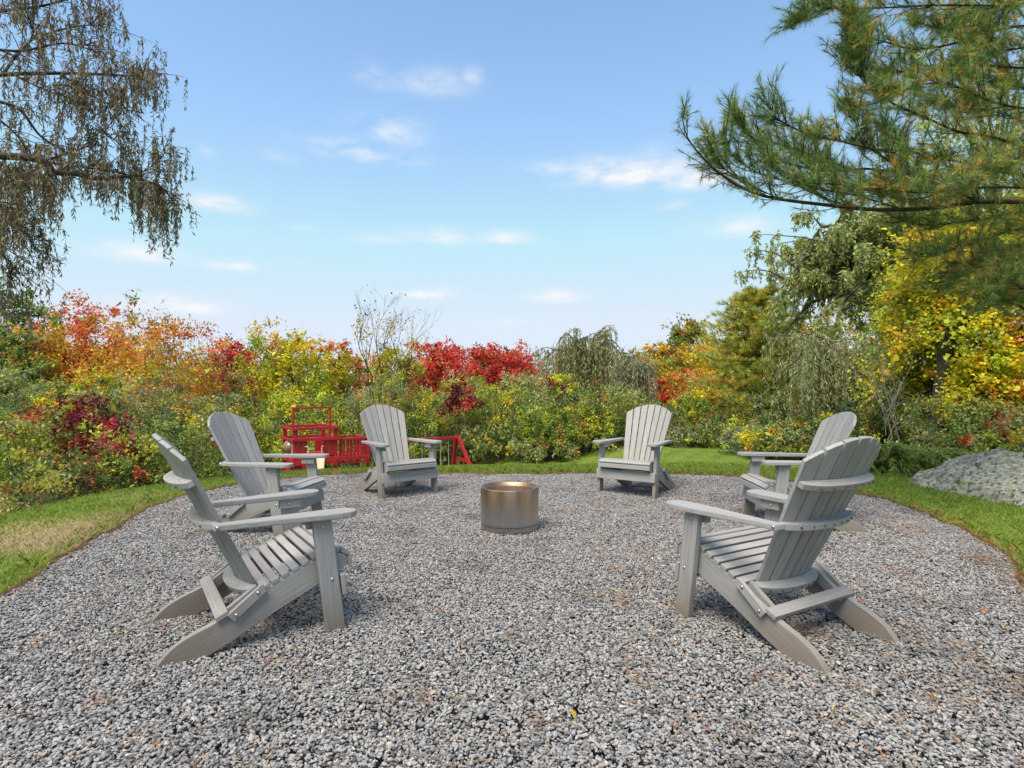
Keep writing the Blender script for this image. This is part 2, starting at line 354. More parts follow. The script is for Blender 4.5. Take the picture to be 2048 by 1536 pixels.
def tube_mesh(name, lines, sides=5):
    Vs, Fs, off = [], [], 0
    a = np.linspace(0, 2*math.pi, sides, endpoint=False); ca, sa = np.cos(a), np.sin(a); js = np.arange(sides); j2 = (js+1) % sides
    for pts, rad in lines:
        pts = np.asarray(pts, float); k = len(pts); rad = np.broadcast_to(np.asarray(rad, float), (k,))
        t = unit(np.gradient(pts, axis=0)); ref = np.where(np.abs(t[:, 2:3]) > .9, np.array([[1., 0, 0]]), np.array([[0, 0, 1.]]))
        u = unit(np.cross(t, ref)); w = np.cross(t, u)
        V = pts[:, None]+rad[:, None, None]*(ca[None, :, None]*u[:, None]+sa[None, :, None]*w[:, None])
        Vs.append(V.reshape(-1, 3)); i = np.arange(k-1)[:, None]
        Fs.append(np.stack([off+i*sides+js, off+i*sides+j2, off+(i+1)*sides+j2, off+(i+1)*sides+js], -1).reshape(-1, 4)); off += k*sides
    return np_mesh(name, np.concatenate(Vs), np.concatenate(Fs), 4, smooth=True)
def spline(P, n):
    P = np.asarray(P, float); k = len(P); t = np.linspace(0, k-1, n); i = np.minimum(t.astype(int), k-2); f = (t-i)[:, None]
    A = P[np.maximum(i-1, 0)]; B = P[i]; C = P[i+1]; E = P[np.minimum(i+2, k-1)]
    return .5*(2*B+(C-A)*f+(2*A-5*B+4*C-E)*f**2+(3*B-A-3*C+E)*f**3)
def pick(pal, n, r):
    """n colours from [(rgb, weight)]"""
    c = np.array([p[0] for p in pal], float); w = np.array([p[1] for p in pal], float); return c[r.choice(len(c), n, p=w/w.sum())]
def jitter(c, r, a=.22):
    n = len(c); v = np.exp(r.normal(0, a, (n, 1))); h = np.exp(r.normal(0, a*.35, (n, 3))); return np.clip(c*v*h, .003, .9)

# leaf colours
OL = (.265, .275, .065); GG = (.31, .335, .15); DG = (0.086, 0.135, 0.045); MG = (.215, .30, .055); YG = (.43, .46, .035); YE = (.68, .52, .025); GO = (0.592, 0.347, 0.038)
OR = (0.629, 0.205, 0.037); SA = (0.629, 0.158, 0.072); RE = (.58, .075, .05); CR = (.48, .055, .07); BU = (0.169, 0.018, 0.029); BR = (0.280, 0.168, 0.070); PALE = (0.495, 0.413, 0.152); BL = (.22, .27, .16)

def foliage(r, H_, W_, D_, z0, n_cl, n_leaf, leaf, pal, top=None, lump=.35, tw=.35, flat=.5, bias=.62, side=None):
    """leaves in clumps spread through an uneven crown; returns arrays and the clump centres"""
    d = unit(r.normal(size=(n_cl, 3))); d[:, 2] = np.abs(d[:, 2])*1.15 - .35; d = unit(d)
    ph = r.uniform(0, 6.28, 6)
    lobes = 1 + lump*(np.sin(3*np.arctan2(d[:, 1], d[:, 0])+ph[0])*.5+np.sin(5*d[:, 2]+ph[1]+2*d[:, 0])*.5+r.normal(0, .35, n_cl))
    rr = (bias+(1-bias)*r.random(n_cl)**.6)*np.clip(lobes, .45, 1.25)
    cz = z0+(H_-z0)*.42
    C = np.stack([d[:, 0]*rr*W_/2, d[:, 1]*rr*D_/2, cz+d[:, 2]*rr*(H_-z0)*.58], 1); C[:, 2] = np.clip(C[:, 2], z0*.5+.05, H_*1.02)
    out = unit(C-np.array([0, 0, cz*.7]))
    hz = (C[:, 2]-z0)/max(H_-z0, .1)
    cc = pick(pal, n_cl, r)
    if top is not None:
        m = r.random(n_cl) < np.clip((hz-top[1])/.3, 0, 1); cc[m] = pick(top[0], m.sum(), r)
    cc = np.clip(cc*np.exp(r.normal(0, .16, (n_cl, 1)))*np.exp(r.normal(0, .05, (n_cl, 3))), .003, .85)
    per = max(1, n_leaf//n_cl); sz = np.exp(r.normal(0, .35, n_cl)); idx = np.repeat(np.arange(n_cl), per)
    n = len(idx); ntw = 6
    # each clump: a few twigs that leave its centre outwards and upwards
    td = unit(out[:, None]*.7+r.normal(size=(n_cl, ntw, 3))*.75+np.array([0, 0, .25])); k = r.integers(0, ntw, n); td = td[idx, k]
    s = r.random(n)**.8
    P = C[idx]+td*(s*tw*sz[idx])[:, None]+r.normal(size=(n, 3))*(tw*.13)
    P[:, 2] -= .12*tw*s*s
    Dv = unit(td*.5+r.normal(size=(n, 3))*.8+np.array([0, 0, -.15])); Nv = unit(r.normal(size=(n, 3))*flat+out[idx]*.35+np.array([0, 0, .75]))
    col = jitter(cc[idx], r); P[:, 2] = np.maximum(P[:, 2], .02)
    return P, Dv, Nv, leaf*np.exp(r.normal(0, .25, n)), col, C
def stems(r, C, H_, W_, z0, single, rad, n=26, trunk_top=None):
    """trunk or several stems, and boughs to some of the clumps"""
    L = []; base = []
    if single:
        tt = trunk_top or (z0+(H_-z0)*.6); P = spline([(0, 0, -.15), (r.normal(0, .05), r.normal(0, .05), tt*.35), (r.normal(0, .1)*W_*.2, r.normal(0, .1)*W_*.2, tt*.7), (r.normal(0, .06)*W_, 0, tt)], 9)
        L.append((P, np.linspace(rad, rad*.35, 9))); base = [P[i] for i in range(3, 9)]
    else:
        base = [np.array([r.normal(0, .12)*W_, r.normal(0, .1)*W_, -.1]) for _ in range(6)]
    for c in C[r.permutation(len(C))[:n]]:
        b = base[r.integers(len(base))]; m = (b+c)/2+np.array([r.normal(0, .08)*W_, r.normal(0, .08)*W_, abs(r.normal(0, .08))*H_]); rb = rad*(.35 if single else .6)
        if single: b = base[min(len(base)-1, max(0, int((c[2]/H_)*len(base)-1)))]; m = b*.5+c*.5+np.array([0, 0, r.normal(0, .05)*H_])
        L.append((spline([b, m, c], 6), np.linspace(rb, rb*.22, 6)))
    return L
SEED = [100]
def plant(name, label, cat, u, vtop, d, w, pal, leaf=.06, n=5000, cl=None, single=False, z0=.1, top=None, lump=.35, asp=.8, rad=.03, tw=None, group=None, nb=24, bark=None, lw=.55, zbase=None, bias=.62, flat=.5):
    SEED[0] += 1; r = np.random.default_rng(SEED[0])
    x = (u-1024)/F*d; zb = float(gz(np.array([x]), np.array([d]))[0]) if zbase is None else zbase
    Hh = H-(vtop-HOR)*d/F-zb; W_ = w*d/F; Dp = min(W_*asp, 3.2 if d < 30 else 6)
    root = empty(name, (x, d, zb-.02), label=label, cat=cat, group=group); lk = 1.25 if d > 12 else 1.1
    if cat == 'shrub': tot = sum(p[1] for p in pal); pal = pal+[(YG, .10*tot), (YE, .02*tot), (GO, .04*tot), (RE, .01*tot), (PALE, .03*tot), (DG, .15*tot)]
    cl = cl or max(14, n//70); tw = tw or max(.22, .13*min(W_, Hh)+.08)
    P, Dv, Nv, L, col, C = foliage(r, Hh, W_, Dp, z0*Hh, cl, n, leaf, pal, top, lump, tw, flat, bias)
    kz = Hh/np.quantile(P[:, 2], .95); kx = W_/2/np.quantile(np.abs(P[:, 0]), .96); P[:, 2] *= kz; C[:, 2] *= kz; P[:, 2] = np.where(P[:, 2] > .88*Hh, .88*Hh+(P[:, 2]-.88*Hh)*.72, P[:, 2]); C[:, 2] = np.where(C[:, 2] > .88*Hh, .88*Hh+(C[:, 2]-.88*Hh)*.72, C[:, 2]); P[:, 0] *= kx; C[:, 0] *= kx
    link('foliage', leaf_mesh('foliage', P, Dv, Nv, L*lk, L*lk*lw, col), LEAF, root)
    link('trunk' if single else 'stems', tube_mesh('stems', stems(r, C, Hh, W_, z0*Hh, single, rad, nb)), bark or BARK, root)
    return root

def strands(r, starts, lens, spacing, sway=.12):
    """hanging twigs: polylines and points along them"""
    lines, P, T = [], [], []
    for s, l in zip(starts, lens):
        k = 6; t = np.linspace(0, 1, k); dx = r.normal(0, sway, 2)
        q = s+np.stack([dx[0]*l*np.sqrt(t), dx[1]*l*np.sqrt(t), -l*t*(.55+.45*t)+.1*l*np.sin(t*3)*(1-t)], 1)
        lines.append((q, np.linspace(.004, .0015, k))); m = max(3, int(l/spacing)); tt = r.random(m)
        i = np.minimum((tt*(k-1)).astype(int), k-2); f = (tt*(k-1)-i)[:, None]
        P.append(q[i]*(1-f)+q[i+1]*f); T.append(unit(q[i+1]-q[i]))
    return lines, np.concatenate(P), np.concatenate(T)
def hang_leaves(name, r, P, T, L, W, pal, a=.22, spread=.45):
    n = len(P); Dv = unit(T+r.normal(size=(n, 3))*spread+np.array([0, 0, -.25])); Nv = unit(r.normal(size=(n, 3))+np.array([0, 0, .3]))
    return leaf_mesh(name, P, Dv, Nv, L*np.exp(r.normal(0, .2, n)), W, jitter(pick(pal, n, r), r, a), fold=.1, mid=.5)
def willow(name, label, u, vtop, d, w, pal, n_limb=10, n_str=380, slen=(.5, 1.6), leaf=(.11, .022), spacing=.03, lean=0, rad=.12, trunk=.35, group=None, low=None, spread=.45):
    SEED[0] += 1; r = np.random.default_rng(SEED[0]); x = (u-1024)/F*d; zb = float(gz(np.array([x]), np.array([d]))[0])
    Hh = H-(vtop-HOR)*d/F-zb; W_ = w*d/F; root = empty(name, (x, d, zb-.02), label=label, cat='tree', group=group)
    L = []; th = Hh*trunk; tp = np.array([lean*W_*.3, 0, th]); L.append((spline([(0, 0, -.2), (lean*W_*.1, 0, th*.5), tp], 6), np.linspace(rad, rad*.75, 6)))
    st = []
    for i in range(n_limb):
        a = 2*math.pi*i/n_limb+r.normal(0, .3); ro = W_/2*r.uniform(.45, 1.)*np.array([math.cos(a), .7*math.sin(a)]); hh = Hh*(r.uniform(.78, 1.) if low is None else trunk+(1-trunk)*r.uniform(low, 1.))*(1-.22*(np.hypot(*ro)/(W_/2))**2)
        e = np.array([ro[0], ro[1], hh-.12*Hh]); pk = np.array([ro[0]*.62, ro[1]*.62, hh])
        q = spline([tp, tp*.5+pk*.5+np.array([-ro[0]*.12, 0, .05*Hh]), pk, e], 12); L.append((q, np.linspace(rad*.5, .012, 12))); st += [q[j] for j in range(4, 12)]
        for _ in range(4):
            j = r.integers(4, 10); b = q[j]; e2 = b+np.array([r.normal(0, .16)*W_, r.normal(0, .12)*W_, r.uniform(-.02, .12)*Hh]); e2[2] = min(e2[2], Hh*.98)
            q2 = spline([b, (b+e2)/2+np.array([0, 0, .03*Hh]), e2], 6); L.append((q2, np.linspace(rad*.16, .006, 6))); st += [q2[k] for k in range(2, 6)]
    st = np.array(st)[r.integers(0, len(st), n_str)]+r.normal(0, .06, (n_str, 3)); ln = r.uniform(*slen, n_str); ln = np.minimum(ln, st[:, 2]-.2)
    sl, P, T = strands(r, st, np.maximum(ln, .15), spacing)
    link('trunk', tube_mesh('trunk', L+sl[::6], 4), BARK, root)
    link('foliage', hang_leaves('foliage', r, P, T, leaf[0], leaf[1], pal, .22, spread), LEAF, root)
    return root

# ------------------------------------------------------------------ far woods
def far_woods():
    r = np.random.default_rng(5); P = []; C = []; N_ = []
    for k in range(330):
        d = r.uniform(75, 190); u = r.uniform(-700, 2750); vt = 704+8*math.sin(u*.004+1)+r.normal(0, 5)
        if u > 1240: vt -= min(75, (u-1240)*.15)*(.4+.6*r.random())
        if u < 330: vt -= 22
        x = (u-1024)/F*d; zt = H-(vt-HOR)*d/F; zb = -3; rw = r.uniform(2.2, 4.2); m = 270
        q = unit(r.normal(size=(m, 3))); q[:, 2] = np.abs(q[:, 2]); hgt = (zt-zb)*.75
        P.append(np.array([x, d, zt-hgt])+q*np.array([rw, rw, hgt])*r.uniform(.75, 1, (m, 1))); N_.append(q)
        base = pick([(OL, 3), (MG, 2), (GO, 1.6), (OR, 1.3), (RE, .9), (YE, .8), (BR, 1.6), (DG, .8), (CR, .5)], 1, r); C.append(jitter(np.repeat(base, m, 0), r, .22))
    P = np.concatenate(P); N_ = np.concatenate(N_); n = len(P)
    tag(link('far_woods', leaf_mesh('far_woods', P, r.normal(size=(n, 3)), N_+r.normal(0, .5, (n, 3)), r.uniform(.4, .85, n), r.uniform(.3, .6, n), np.concatenate(C)), LEAF), label='distant wooded ridge in mixed autumn colours on the skyline', kind='stuff')
far_woods()

# ------------------------------------------------------------------ trees and shrubs (column, top row, distance, width in px)
T = plant
T('maple_tree', 'crimson maple left of the yellow tree, on the skyline', 'tree', 468, 694, 32, 140, [(CR, 4), (RE, 2), (SA, 1)], .13, 9000, single=True, rad=.12, top=None)
T('maple_tree', 'small scarlet maple showing behind the bare stems', 'tree', 690, 697, 36, 80, [(RE, 3), (SA, 2), (OR, 1)], .13, 3000, single=True, rad=.1)
T('maple_tree', 'left of two bright red maples on the skyline, right of the bare stems', 'tree', 884, 694, 33, 165, [(CR, 2), (RE, 4), (SA, 1.5)], .13, 12000, single=True, rad=.12)
T('maple_tree', 'right of two bright red maples on the skyline, left of the willow', 'tree', 1006, 697, 34, 145, [(RE, 4), (CR, 2), (SA, 2)], .13, 10000, single=True, rad=.12)
T('maple_tree', 'round green topped tree turning orange at its left side, on the right skyline', 'tree', 1378, 650, 38, 105, [(MG, 3), (OL, 4), (GO, 1)], .17, 9000, single=True, rad=.14)
T('maple_tree', 'rusty orange tree below and left of the round green topped one', 'tree', 1335, 690, 36, 110, [(GO, 2), (BR, 3), (OR, 1), (OL, 1)], .14, 4500, single=True, rad=.12)
T('maple_tree', 'low gold and orange tree on the skyline between willow and rusty tree', 'tree', 1292, 702, 40, 80, [(GO, 3), (OR, 2), (YG, 1)], .15, 2500, single=True, rad=.1)
T('oak_tree', 'olive and bronze wooded crown seen under the big right willow', 'tree', 1650, 640, 40, 190, [(OL, 3), (GO, 1), (BR, 1), (MG, 2)], .16, 6000, single=True, rad=.14)
T('maple_tree', 'golden yellow tree just left of the layered pine', 'tree', 1450, 690, 31, 120, [(GO, 2), (YE, 2), (YG, 2), (OR, 1)], .12, 8500, single=True, rad=.1)
T('oak_tree', 'dark green tree at the far left edge rising above the orange one', 'tree', 35, 588, 20, 175, [(DG, 4), (MG, 2), (OL, 1)], .10, 9500, single=True, rad=.1, bark=BARK)
T('oak_tree', 'thin brown and green topped tree above the golden bush on the left', 'tree', 285, 622, 21, 130, [(OL, 2), (BR, 3), (GO, 1)], .085, 2300, single=True, rad=.06, lump=.55)
T('sumac_tree', 'orange red sumac rising above the gold bushes on the left', 'tree', 180, 628, 19, 220, [(OR, 2), (GO, 4), (SA, .6), (YG, .5)], .085, 13000, rad=.035, top=([(SA, 3), (OR, 3), (RE, .6)], .55), lump=.45)
T('birch_tree', 'broad golden orange bush tree with thin bare branches, left of the crimson maple', 'tree', 325, 655, 18, 250, [(GO, 5), (OR, 1.4), (YG, .8), (BR, .5)], .075, 14000, rad=.035, lump=.45, top=([(OR, 1), (SA, 1.3), (GO, 2)], .7), bark=BARKG)
T('birch_tree', 'olive gold bush at the left edge under the dark green tree', 'tree', 60, 662, 18, 170, [(OL, 2), (GO, 3), (YG, 1.5)], .07, 8000, rad=.03)
T('birch_tree', 'bright yellow tree directly behind the red tower', 'tree', 578, 670, 22, 175, [(YE, 4), (YG, 4), (GO, 1), (MG, .6)], .09, 12000, single=True, rad=.06, z0=.1, lump=.5, top=([(YE, 3), (GO, 1), (SA, .6)], .72))
T('birch_tree', 'yellow green tree between the bright yellow tree and the bare stems', 'tree', 655, 686, 23, 95, [(YG, 4), (YE, 2), (OL, 1.5)], .085, 4500, single=True, rad=.05, z0=.2, top=([(OR, 1.5), (YE, 2)], .75))
T('birch_tree', 'yellow green tree at the foot of the bare stems, right side', 'tree', 792, 700, 23, 115, [(YG, 4), (YE, 2), (MG, 1.5)], .085, 5500, rad=.03)
T('oak_tree', 'brown and olive thicket left of the bare stems', 'tree', 712, 722, 24, 80, [(OL, 3), (BR, 2), (YG, 1)], .09, 3000, rad=.03)
T('birch_tree', 'olive and lemon crown below the left red maple', 'tree', 918, 758, 24, 130, [(OL, 3), (YG, 3), (PALE, 1), (YE, .5)], .08, 5500, rad=.03)
T('birch_tree', 'pale straw coloured thicket left of the willow', 'tree', 1052, 750, 25, 150, [(PALE, 3), (OL, 3), (GG, 2), (YG, 1)], .08, 6000, rad=.03, lump=.45)
T('birch_tree', 'yellow green crown with dark burgundy vine, just below the willow left side', 'tree', 1112, 752, 22, 85, [(YG, 3), (YE, 1), (BU, 2), (OL, 1)], .08, 3000, rad=.03)
T('sumac_tree', 'small red sumac between the two willow crowns and the orange trees', 'tree', 1316, 756, 24, 58, [(RE, 2), (SA, 3), (OR, 1)], .08, 1800, rad=.03)
T('birch_tree', 'green thicket behind the small red sumac', 'tree', 1335, 722, 27, 120, [(MG, 2), (OL, 2), (YG, 2), (GO, 1.5)], .09, 7000, rad=.03)
T('birch_tree', 'orange gold tree between the round green tree and the layered pine', 'tree', 1408, 698, 27, 140, [(GO, 4), (YE, 2), (OR, 1.4), (YG, 1)], .09, 9000, single=True, rad=.05, lump=.45)
T('sumac_tree', 'salmon orange bush left of the pine, lower down', 'tree', 1392, 744, 24, 130, [(OR, 3), (SA, 2), (GO, 2)], .08, 7500, rad=.03)
# nearer thickets
S = plant
S('shrub', 'tall grey green shrub at the left edge below the olive gold bush', 'shrub', 40, 742, 14, 190, [(GG, 4), (OL, 3), (MG, 1)], .055, 8500, rad=.03)
S('shrub', 'bright green shrub with a lime top, above the burgundy bush', 'shrub', 205, 752, 14.5, 140, [(MG, 3), (YG, 3), (OL, 1)], .055, 6000, rad=.025)
S('shrub', 'grey green shrub right of the lime topped one', 'shrub', 285, 768, 13.8, 170, [(GG, 4), (OL, 3), (BL, 1)], .05, 8500, rad=.03, lump=.45)
S('shrub', 'feathery grey green shrub left of the second left chair', 'shrub', 385, 805, 14.5, 170, [(GG, 4), (BL, 2), (OL, 3)], .048, 8000, rad=.03)
S('burgundy_bush', 'dark burgundy red bush among the green on the left', 'shrub', 198, 800, 11, 170, [(BU, 5), (CR, 1.6), (RE, .5), (BR, 1)], .07, 5200, rad=.02, lump=.6, z0=.22, top=([(BU, 3), (OL, 1)], .75))
S('burgundy_bush', 'small dark red vine clump high in the green at the far left', 'shrub', 130, 772, 12.2, 95, [(BU, 4), (CR, 2), (OL, 1)], .06, 1300, rad=.015, lump=.7, z0=.6)
S('burgundy_bush', 'burgundy sprays hanging at the lower right of the dark red bush', 'shrub', 250, 862, 10.4, 110, [(BU, 4), (CR, 1.5), (BR, 1.5), (RE, .5)], .065, 1700, rad=.015, lump=.7, z0=.4)
S('shrub', 'green bush at the left edge beside the burgundy bush', 'shrub', 50, 820, 10.5, 230, [(OL, 3), (MG, 3), (GG, 1), (YE, .15), (RE, .2)], .06, 9000, rad=.025, z0=.15)
S('shrub', 'dark green bush with a few yellow leaves under the burgundy bush', 'shrub', 165, 905, 9.3, 260, [(DG, 4), (MG, 2), (BR, 1.5), (RE, .3), (YG, .4)], .05, 7000, rad=.018, nb=60, lump=.5)
S('shrub', 'deep green bush behind the nearest left chair back', 'shrub', 345, 850, 10.8, 210, [(MG, 3), (OL, 3), (DG, 2), (YG, .5)], .055, 9500, rad=.02)
S('shrub', 'sparse twiggy bush low at the left edge by the turf', 'shrub', 30, 955, 7.2, 210, [(OL, 3), (MG, 2), (BR, 1.2), (PALE, 1)], .045, 3600, rad=.01, nb=70, lump=.55, bark=BARKG)
S('shrub', 'rust brown thicket between golden bush and yellow tree', 'shrub', 478, 748, 18.5, 85, [(BR, 3), (CR, 1), (OL, 2), (RE, .6)], .07, 3000, rad=.03)
S('shrub', 'olive shrub between the second left chair back and red tower', 'shrub', 470, 812, 16.5, 140, [(OL, 4), (MG, 2), (YG, 1.5)], .055, 6000, rad=.025)
S('shrub', 'lime yellow bush directly behind the red tower roof rail', 'shrub', 620, 790, 17, 190, [(YG, 5), (MG, 2), (YE, 1.6)], .06, 8500, rad=.025)
S('shrub', 'soft grey green bush left of the chair by the playset', 'shrub', 700, 790, 17.4, 120, [(GG, 4), (OL, 2), (BL, 2)], .05, 6000, rad=.03)
S('shrub', 'tall grey green bush behind the chair by the playset', 'shrub', 768, 762, 18.8, 135, [(GG, 4), (BL, 2), (OL, 2)], .05, 7000, rad=.03)
S('shrub', 'olive and yellow bush above the swing beam', 'shrub', 845, 792, 18.8, 140, [(OL, 3), (MG, 2), (YG, 1.6), (YE, .4)], .055, 6500, rad=.03)
S('shrub', 'broad olive bush right of the swing frame', 'shrub', 935, 782, 18.6, 170, [(OL, 4), (GG, 2), (MG, 2), (YG, .8)], .055, 8000, rad=.035)
S('burgundy_vine', 'dark burgundy vine draped over the broad olive bush', 'vine', 918, 768, 17.3, 80, [(BU, 5), (RE, .6), (BR, 1)], .07, 1500, rad=.012, z0=.62, lump=.6)
S('shrub', 'pale green bush above the fire pit, below the straw thicket', 'shrub', 1020, 772, 18, 150, [(GG, 3), (MG, 2), (YG, 1.5), (OL, 2)], .055, 7500, rad=.03)
S('shrub', 'low spreading green bush directly beyond the fire pit', 'shrub', 1005, 850, 17.2, 170, [(OL, 3), (MG, 3), (GG, 2)], .055, 7500, rad=.03)
S('shrub', 'green bush right of the fire pit with dark hollow beneath', 'shrub', 1085, 812, 16.6, 150, [(MG, 4), (YG, 1.2), (OL, 3)], .055, 7500, rad=.03, lump=.45)
S('shrub', 'small grey leaved bush by the lawn left of the right far chair', 'shrub', 1090, 878, 16.0, 130, [(GG, 3), (MG, 2), (OL, 2)], .055, 5000, rad=.02, lump=.5)
S('shrub', 'bright green bush behind the left arm of the right far chair', 'shrub', 1165, 812, 16.8, 150, [(MG, 3), (YG, 2), (OL, 3)], .055, 7500, rad=.03)
S('shrub', 'grey green bush with scarlet sprigs behind the right far chair', 'shrub', 1205, 775, 17.6, 140, [(GG, 3), (OL, 3), (MG, 1.5), (RE, .35)], .055, 7000, rad=.03)
S('shrub', 'olive bush hidden mostly behind the back of the right far chair', 'shrub', 1290, 805, 18, 140, [(OL, 3), (MG, 2), (GG, 2), (BR, .6)], .055, 6500, rad=.03)
S('vine_mound', 'rounded yellow edged mound of vine at the back of the mown lawn', 'vine', 1388, 788, 19, 85, [(YG, 3), (MG, 3), (YE, 1.2), (BR, 1)], .06, 4200, rad=.03, lump=.15, z0=.05)
S('shrub', 'low grey green shrub at the far edge of the mown lawn', 'shrub', 1365, 855, 17.2, 110, [(GG, 4), (OL, 2), (BL, 2)], .05, 6000, rad=.025)
S('shrub', 'rounded green shrub right of the low grey one by the lawn', 'shrub', 1432, 850, 17.0, 110, [(OL, 3), (GG, 3), (MG, 2)], .05, 6000, rad=.025)
S('shrub', 'dark green shrub under the layered pine', 'shrub', 1470, 830, 18.3, 120, [(DG, 3), (MG, 3), (OL, 2), (GO, .3)], .055, 6000, rad=.03)
S('shrub', 'dense dark grey green shrub right of the layered pine foot', 'shrub', 1555, 790, 17.2, 140, [(DG, 3), (GG, 2), (OL, 2)], .045, 8000, rad=.03)
S('shrub', 'pale grey green shrub behind the right chair arms', 'shrub', 1510, 855, 15.2, 120, [(GG, 5), (BL, 2), (OL, 1)], .05, 5500, rad=.02)
S('goldenrod', 'yellow flowering goldenrod clump behind the right chair arms', 'plant', 1520, 862, 14.2, 85, [(YE, 5), (YG, 3)], .045, 1700, rad=.008, lump=.5, z0=.45)
S('shrub', 'green shrub between the back of the far right chair and the lawn', 'shrub', 1590, 848, 13.6, 150, [(GG, 3), (OL, 3), (MG, 2)], .05, 6500, rad=.02)
S('shrub', 'deep green shrub left of the boulder below the right willow', 'shrub', 1775, 800, 12, 200, [(DG, 3), (MG, 3), (OL, 2), (YG, .4)], .055, 9500, rad=.03)
S('shrub', 'shadowy undergrowth bush beneath the drooping right willow', 'shrub', 1680, 830, 13, 180, [(OL, 3), (DG, 3), (MG, 1)], .055, 7000, rad=.025)
S('shrub', 'small leaved green bush behind the boulder top', 'shrub', 1945, 800, 9.4, 190, [(OL, 3), (GG, 3), (MG, 2), (YE, .3)], .045, 8500, rad=.02)
S('shrub', 'grey leaved bush behind the boulder at the right edge', 'shrub', 2070, 820, 8.9, 200, [(GG, 3), (BL, 2), (MG, 2), (OR, .2)], .045, 7000, rad=.02)
S('vine_tree', 'tall tree smothered in yellow and lime vine leaves at the right edge', 'tree', 1990, 425, 10.5, 330, [(YE, 4), (YG, 4), (GO, 1.4), (MG, 2)], .062, 22000, cl=330, single=True, rad=.12, z0=.3, lump=.5, lw=.8)
S('vine_tree', 'shorter bush of golden yellow vine leaves left of the tall one', 'tree', 1862, 575, 11.5, 215, [(YE, 4), (YG, 4), (GO, 1.6), (MG, 1.5)], .062, 12000, cl=190, single=True, rad=.08, z0=.25, lump=.5, lw=.8)
S('vine_tree', 'lower yellow and orange vine spray above the boulder', 'tree', 1990, 690, 9.8, 170, [(YE, 4), (YG, 3), (GO, 2), (OR, .6)], .06, 7500, cl=110, single=True, rad=.05, z0=.35, lump=.5, lw=.8)

S('poplar_tree', 'olive yellow tree behind the long pine boughs, above the shorter vine bush', 'tree', 1885, 440, 13.5, 230, [(OL, 3), (YG, 2.5), (MG, 2), (YE, .8)], .075, 11000, cl=190, single=True, rad=.1, z0=.3, lump=.5)

S('poplar_tree', 'tall thin crowned yellow green tree glimpsed through the long pine boughs', 'tree', 2000, 40, 15, 430, [(OL, 3), (YG, 3), (MG, 2), (GO, .5), (GG, 1)], .075, 10500, cl=170, single=True, rad=.13, z0=.3, lump=.6, nb=60)
S('oak_tree', 'dark green bush tree at the left edge in front of the sumac', 'tree', -10, 640, 16.5, 150, [(DG, 4), (MG, 2), (OL, 1)], .085, 6500, single=True, rad=.08)

for u, vt, d, lb in ((2330, 640, 11.5, 'olive thicket carrying on right of the boulder, outside the view'), (2650, 660, 12.5, 'green thicket at the far right, outside the view')): S('shrub', lb, 'shrub', u, vt, d, 420, [(OL, 4), (MG, 3), (YG, 1)], .1, 5000, rad=.03)

# hedgerow filler so nothing but leaves shows between the shrubs, each plant its own
fill = [(110, 775, 16), (430, 790, 17), (545, 800, 19), (655, 800, 20), (880, 790, 20), (965, 790, 20), (1150, 780, 20), (1245, 790, 20), (1330, 825, 21), (1640, 740, 19), (1740, 720, 17), (1850, 740, 15)]
wh = ['behind the lime topped shrub on the left', 'behind the feathery shrub on the left', 'behind the left part of the yellow bush', 'behind the right part of the red tower', 'behind the swing beam', 'above the fire pit', 'left of the right far chair', 'behind the right far chair back', 'left of the vine mound', 'behind the pale right willow', 'left of the yellow vine', 'behind the golden vine']
for (u, vt, d), w_ in zip(fill, wh):
    S('shrub', 'dense dull green bush deep in the hedgerow ' + w_, 'shrub', u, vt, d, 180, [(OL, 4), (MG, 2), (DG, 2), (GG, 1)], .075, 4500, rad=.03)

# willows -------------------------------------------------------------
WG = [((.37, .37, .18), 4), ((.29, .30, .14), 3), ((.46, .41, .19), 1.5)]
willow('willow_tree', 'rounded grey olive willow on the skyline right of centre', 1172, 646, 25, 190, WG, 11, 620, (.5, 1.9), (.16, .035), .05, rad=.13, trunk=.4)
willow('willow_tree', 'smaller drooping silvery willow right of the skyline one', 1268, 700, 23, 100, [((.33, .35, .22), 4), ((.36, .33, .18), 2)], 8, 330, (.6, 2.), (.15, .03), .05, rad=.08, trunk=.35)
willow('willow_tree', 'tall spreading willow rising above the right hand thicket', 1735, 385, 16.5, 420, [((.37, .42, .17), 4), ((.28, .33, .12), 3), ((.47, .48, .17), 1.5), ((.56, .52, .08), .7)], 40, 7500, (.07, .42), (.13, .045), .026, lean=.4, rad=.2, trunk=.5, low=.25, spread=.85)
willow('willow_tree', 'low drooping grey green willow behind the right hand chairs', 1680, 655, 14.2, 280, [((.37, .40, .20), 4), ((.27, .31, .13), 3), ((.47, .45, .22), 1.5)], 14, 1200, (.6, 1.7), (.11, .022), .034, rad=.09, trunk=.3)

